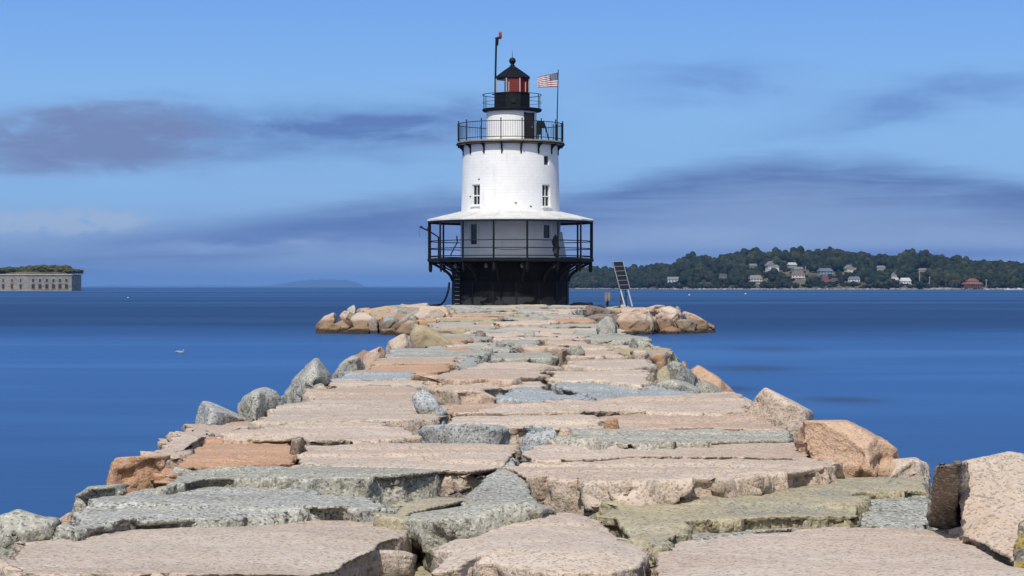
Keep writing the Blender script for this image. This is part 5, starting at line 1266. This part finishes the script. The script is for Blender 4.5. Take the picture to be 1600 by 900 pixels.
# gull resting on the water at the left
Y = F*(HC-SEA)/(552-HY); gl = empty('seabird', ((282-CX)*Y/F, Y, SEA), 'grey and white gull afloat on the water left of the breakwater', 'bird')
mb = MB(); 
bmesh.ops.create_icosphere(mb.bm, subdivisions=3, radius=1, matrix=Matrix.Translation((0, 0, .06)) @ Matrix.Diagonal((.24, .11, .095, 1)))
bmesh.ops.create_icosphere(mb.bm, subdivisions=2, radius=.05, matrix=Matrix.Translation((.20, 0, .21)) @ Matrix.Diagonal((1.15, .9, .9, 1))); mb.tube([(.17, 0, .10), (.19, 0, .2)], .045, 8, .035)
mb.tube([(-.18, 0, .08), (-.36, 0, .11)], .06, 8, .012); mb.tube([(.24, 0, .205), (.30, 0, .195)], .014, 6, .004)
gl.scale = (.62, .62, .62)
mb.build('body', flat('gull white', (.28, .33, .40), .8), gl, True)
for sy in (-1, 1):
    mb = MB(); bmesh.ops.create_icosphere(mb.bm, subdivisions=2, radius=1, matrix=Matrix.Translation((-.07, sy*.075, .105)) @ Matrix.Rotation(.12, 4, 'Y') @ Matrix.Diagonal((.24, .045, .06, 1))); mb.build('wing', flat('gull grey', (.30, .32, .35), .8), gl, True)

# ------------------------------------------------------------------ fort on its island
YF = 1420.0; s = YF/F
def fx(px, Y=YF): return (px-CX)*Y/F
zt = HC+(HY-429.6)*s; zb = SEA-1
ft = empty('fort', (fx(40), YF, SEA), 'old grey granite sea fort with rows of small gun openings', 'fort')
bz = ft.location
m, nt, p = new_mat('fort granite'); t = nt.nodes.new('ShaderNodeTexCoord'); sx = nt.nodes.new('ShaderNodeSeparateXYZ'); nt.links.new(t.outputs['Object'], sx.inputs[0]); cb = nt.nodes.new('ShaderNodeCombineXYZ')
nt.links.new(sx.outputs[0], cb.inputs[0]); nt.links.new(sx.outputs[2], cb.inputs[1]); br = nt.nodes.new('ShaderNodeTexBrick'); nt.links.new(cb.outputs[0], br.inputs['Vector'])
br.inputs['Scale'].default_value = 1; br.inputs['Brick Width'].default_value = 2.2; br.inputs['Row Height'].default_value = .8; br.inputs['Mortar Size'].default_value = .06
br.inputs['Color1'].default_value = (.31, .29, .24, 1); br.inputs['Color2'].default_value = (.19, .18, .15, 1); br.inputs['Mortar'].default_value = (.14, .13, .12, 1)
c = mixc(nt, NN(t.outputs['Object'], .25, 6, .7).smooth(.45, .7)*.5, br.outputs[0], (.16, .13, .10)); nt.links.new(c, p.inputs['Base Color']); p.inputs['Roughness'].default_value = .9
FG = m
foot = [(-120, YF+40), (43, YF-8), (112, YF), (127, YF+70), (100, YF+190), (-60, YF+230)]
P2 = [Vector((fx(px, y), y)) for px, y in foot]
mb = MB(); A = [mb.bm.verts.new((q.x-bz.x, q.y-bz.y, zb-bz.z)) for q in P2]; B = [mb.bm.verts.new((q.x-bz.x, q.y-bz.y, zt-bz.z)) for q in P2]
for i in range(6): mb.bm.faces.new((A[i], A[(i+1) % 6], B[(i+1) % 6], B[i]))
mb.bm.faces.new(B); mb.build('wall', FG, ft)
mb = MB()
for i in range(6):
    a, b = P2[i], P2[(i+1) % 6]; u = (b-a).normalized(); c_ = (a+b)/2; L_ = (b-a).length
    mb.box((c_.x-bz.x, c_.y-bz.y, zt-bz.z+.25), (L_+1.2, 1.4, .7), Matrix.Rotation(math.atan2(u.y, u.x), 4, 'Z'))
mb.build('parapet', flat('fort coping', (.40, .37, .32), .9, 0, 0, 1, .2, .3), ft)
emb = flat('embrasure shade', (.02, .02, .022), .9); sill = flat('embrasure stone', (.22, .12, .08), .9)
def on_wall(px, py):
    for i in (0, 1):
        (x0, y0), (x1, y1) = (P2[i], P2[i+1]); 
        dx = (px-CX)/F; # ray x = dx*Y
        den = (x1-x0) - dx*(y1-y0); q = (dx*y0-x0)/den
        if 0 <= q <= 1: Y = y0+(y1-y0)*q; return Vector((dx*Y-bz.x, Y-bz.y, HC+(HY-py)*Y/F-bz.z)), math.atan2(y1-y0, x1-x0)
for px in (-9, 5.3, 19, 32.6, 51.8, 62.5, 73.2, 83.5, 93.6, 103.8):
    for (py, hh, ww) in ((438.3, 2.1, 1.6), (447.3, 3.0, 1.8)):
        q, a = on_wall(px, py); Mx = Matrix.Translation(q) @ Matrix.Rotation(a, 4, 'Z')
        mb = MB(); mb.box((0, 0, 0), (ww, .12, hh), M=Mx); w_ = mb.build('embrasure', emb, ft)
        mb = MB(); mb.box((0, -.1, -hh/2-.2), (ww+.6, .4, .35), M=Mx)
        for sx_ in (-1, 1): mb.box((sx_*(ww/2+.17), -.1, 0), (.3, .3, hh-.06), M=Mx)
        mb.build('surround', sill if py > 445 else flat('embrasure jamb', (.30, .28, .25), .9), w_)
mb = MB(); c_ = sum(P2, Vector((0, 0)))/6
A = [mb.bm.verts.new((c_.x+(q.x-c_.x)*.96, c_.y+(q.y-c_.y)*.96, zt+.1)) for q in P2]; B = [mb.bm.verts.new((c_.x+(q.x-c_.x)*.84, c_.y+(q.y-c_.y)*.84, zt+2.4)) for q in P2]
for i in range(6): mb.bm.faces.new((A[i], A[(i+1) % 6], B[(i+1) % 6], B[i]))
mb.bm.faces.new(B); tag(mb.build('earth_rampart', flat('rampart earth', (.10, .075, .035), 1, 0, 0, 1, .4, .1)), kind='structure')
TOPF = [(-10, 417), (5, 418), (22, 416), (32, 419), (42, 417.5), (50, 413.5), (60, 417), (72, 413.5), (85, 417.5), (99, 414.5), (107, 418.5), (118, 420.5), (126, 426)]
def ftop(px): return frange(px, TOPF)
k = 0; tr = []
for row, (dy, cnt) in enumerate(((14, 30), (45, 24), (90, 20))):
    for i in range(cnt):
        px = -14 + 138*(i+rf.uniform(-.3, .3))/(cnt-1); px = min(px, 124); Y = YF+dy+rf.uniform(-4, 4); top = ftop(px)+(0 if row else rf.uniform(2, 7))+rf.uniform(-.5, 1.2)
        h_ = max(3, HC+(HY-top)*Y/F - zt - 1.0); tr.append((px, Y, h_, row))
tr.sort()
for i, (px, Y, h_, row) in enumerate(tr):
    mk_tree('fort_tree', px, Y, zt+.8, h_, min(h_*.8, 6.5), (6, 7, 8, 9, 1, 6)[rf.randrange(6)], '%s tree on top of the fort, %d along counting from the left' % (('front row', 'middle row', 'back row')[row], i+1), 'trees growing on the fort roof')
# weed line and ledge at the fort foot
# ------------------------------------------------------------------ distant headlands
def headland(name, prof, Y, depth):
    bm = bmesh.new(); rows = []
    x0, x1 = prof[0][0], prof[-1][0]; n = 60
    for i in range(n+1):
        px = x0+(x1-x0)*i/n; h_ = HC+(HY-frange(px, prof)+.5*math.sin(px*.35))*Y/F - SEA; h_ = max(0, h_); r = []
        for (t_, k_) in ((0, 0), (.1, .35), (.3, .8), (.5, 1), (.75, .7), (1, 0)): r.append(bm.verts.new(((px-CX)*Y/F, Y+depth*t_, SEA-3+(h_+3)*k_)))
        rows.append(r)
    for A, B in zip(rows, rows[1:]):
        for i in range(5): bm.faces.new((A[i], B[i], B[i+1], A[i+1]))
    me = bpy.data.meshes.new(name); bm.to_mesh(me); bm.free(); tag(link_mesh(name, me, flat('distant wood', (.02, .035, .045), 1, 0, 0, 1, .4, .004), smooth=True), kind='structure')
headland('distant_hills', [(395, 448), (425, 443), (445, 439), (470, 436.8), (500, 435.8), (530, 437), (545, 441), (556, 448)], 26000, 2500)
headland('distant_coast', [(120, 447.5), (150, 445.8), (220, 446.2), (300, 445.6), (380, 446.5), (430, 446.2), (600, 447), (720, 447.8)], 30000, 2500)
headland('distant_coast', [(1240, 447), (1500, 446), (1700, 444)], 9000, 1500)
# ------------------------------------------------------------------ haze
m = bpy.data.materials.new('haze'); m.use_nodes = True; nt = m.node_tree; nt.nodes.clear()
pvn = nt.nodes.new('ShaderNodeVolumePrincipled'); pvn.inputs['Color'].default_value = (.26, .52, 1, 1); pvn.inputs['Density'].default_value = HAZE
on = nt.nodes.new('ShaderNodeOutputMaterial'); nt.links.new(pvn.outputs[0], on.inputs['Volume'])
mb = MB(); mb.box((0, 12000, 58), (44000, 44000, 2*62)); hzb = mb.build('haze', m); tag(hzb, 'thin blue haze over the whole bay', 'haze', kind='stuff')
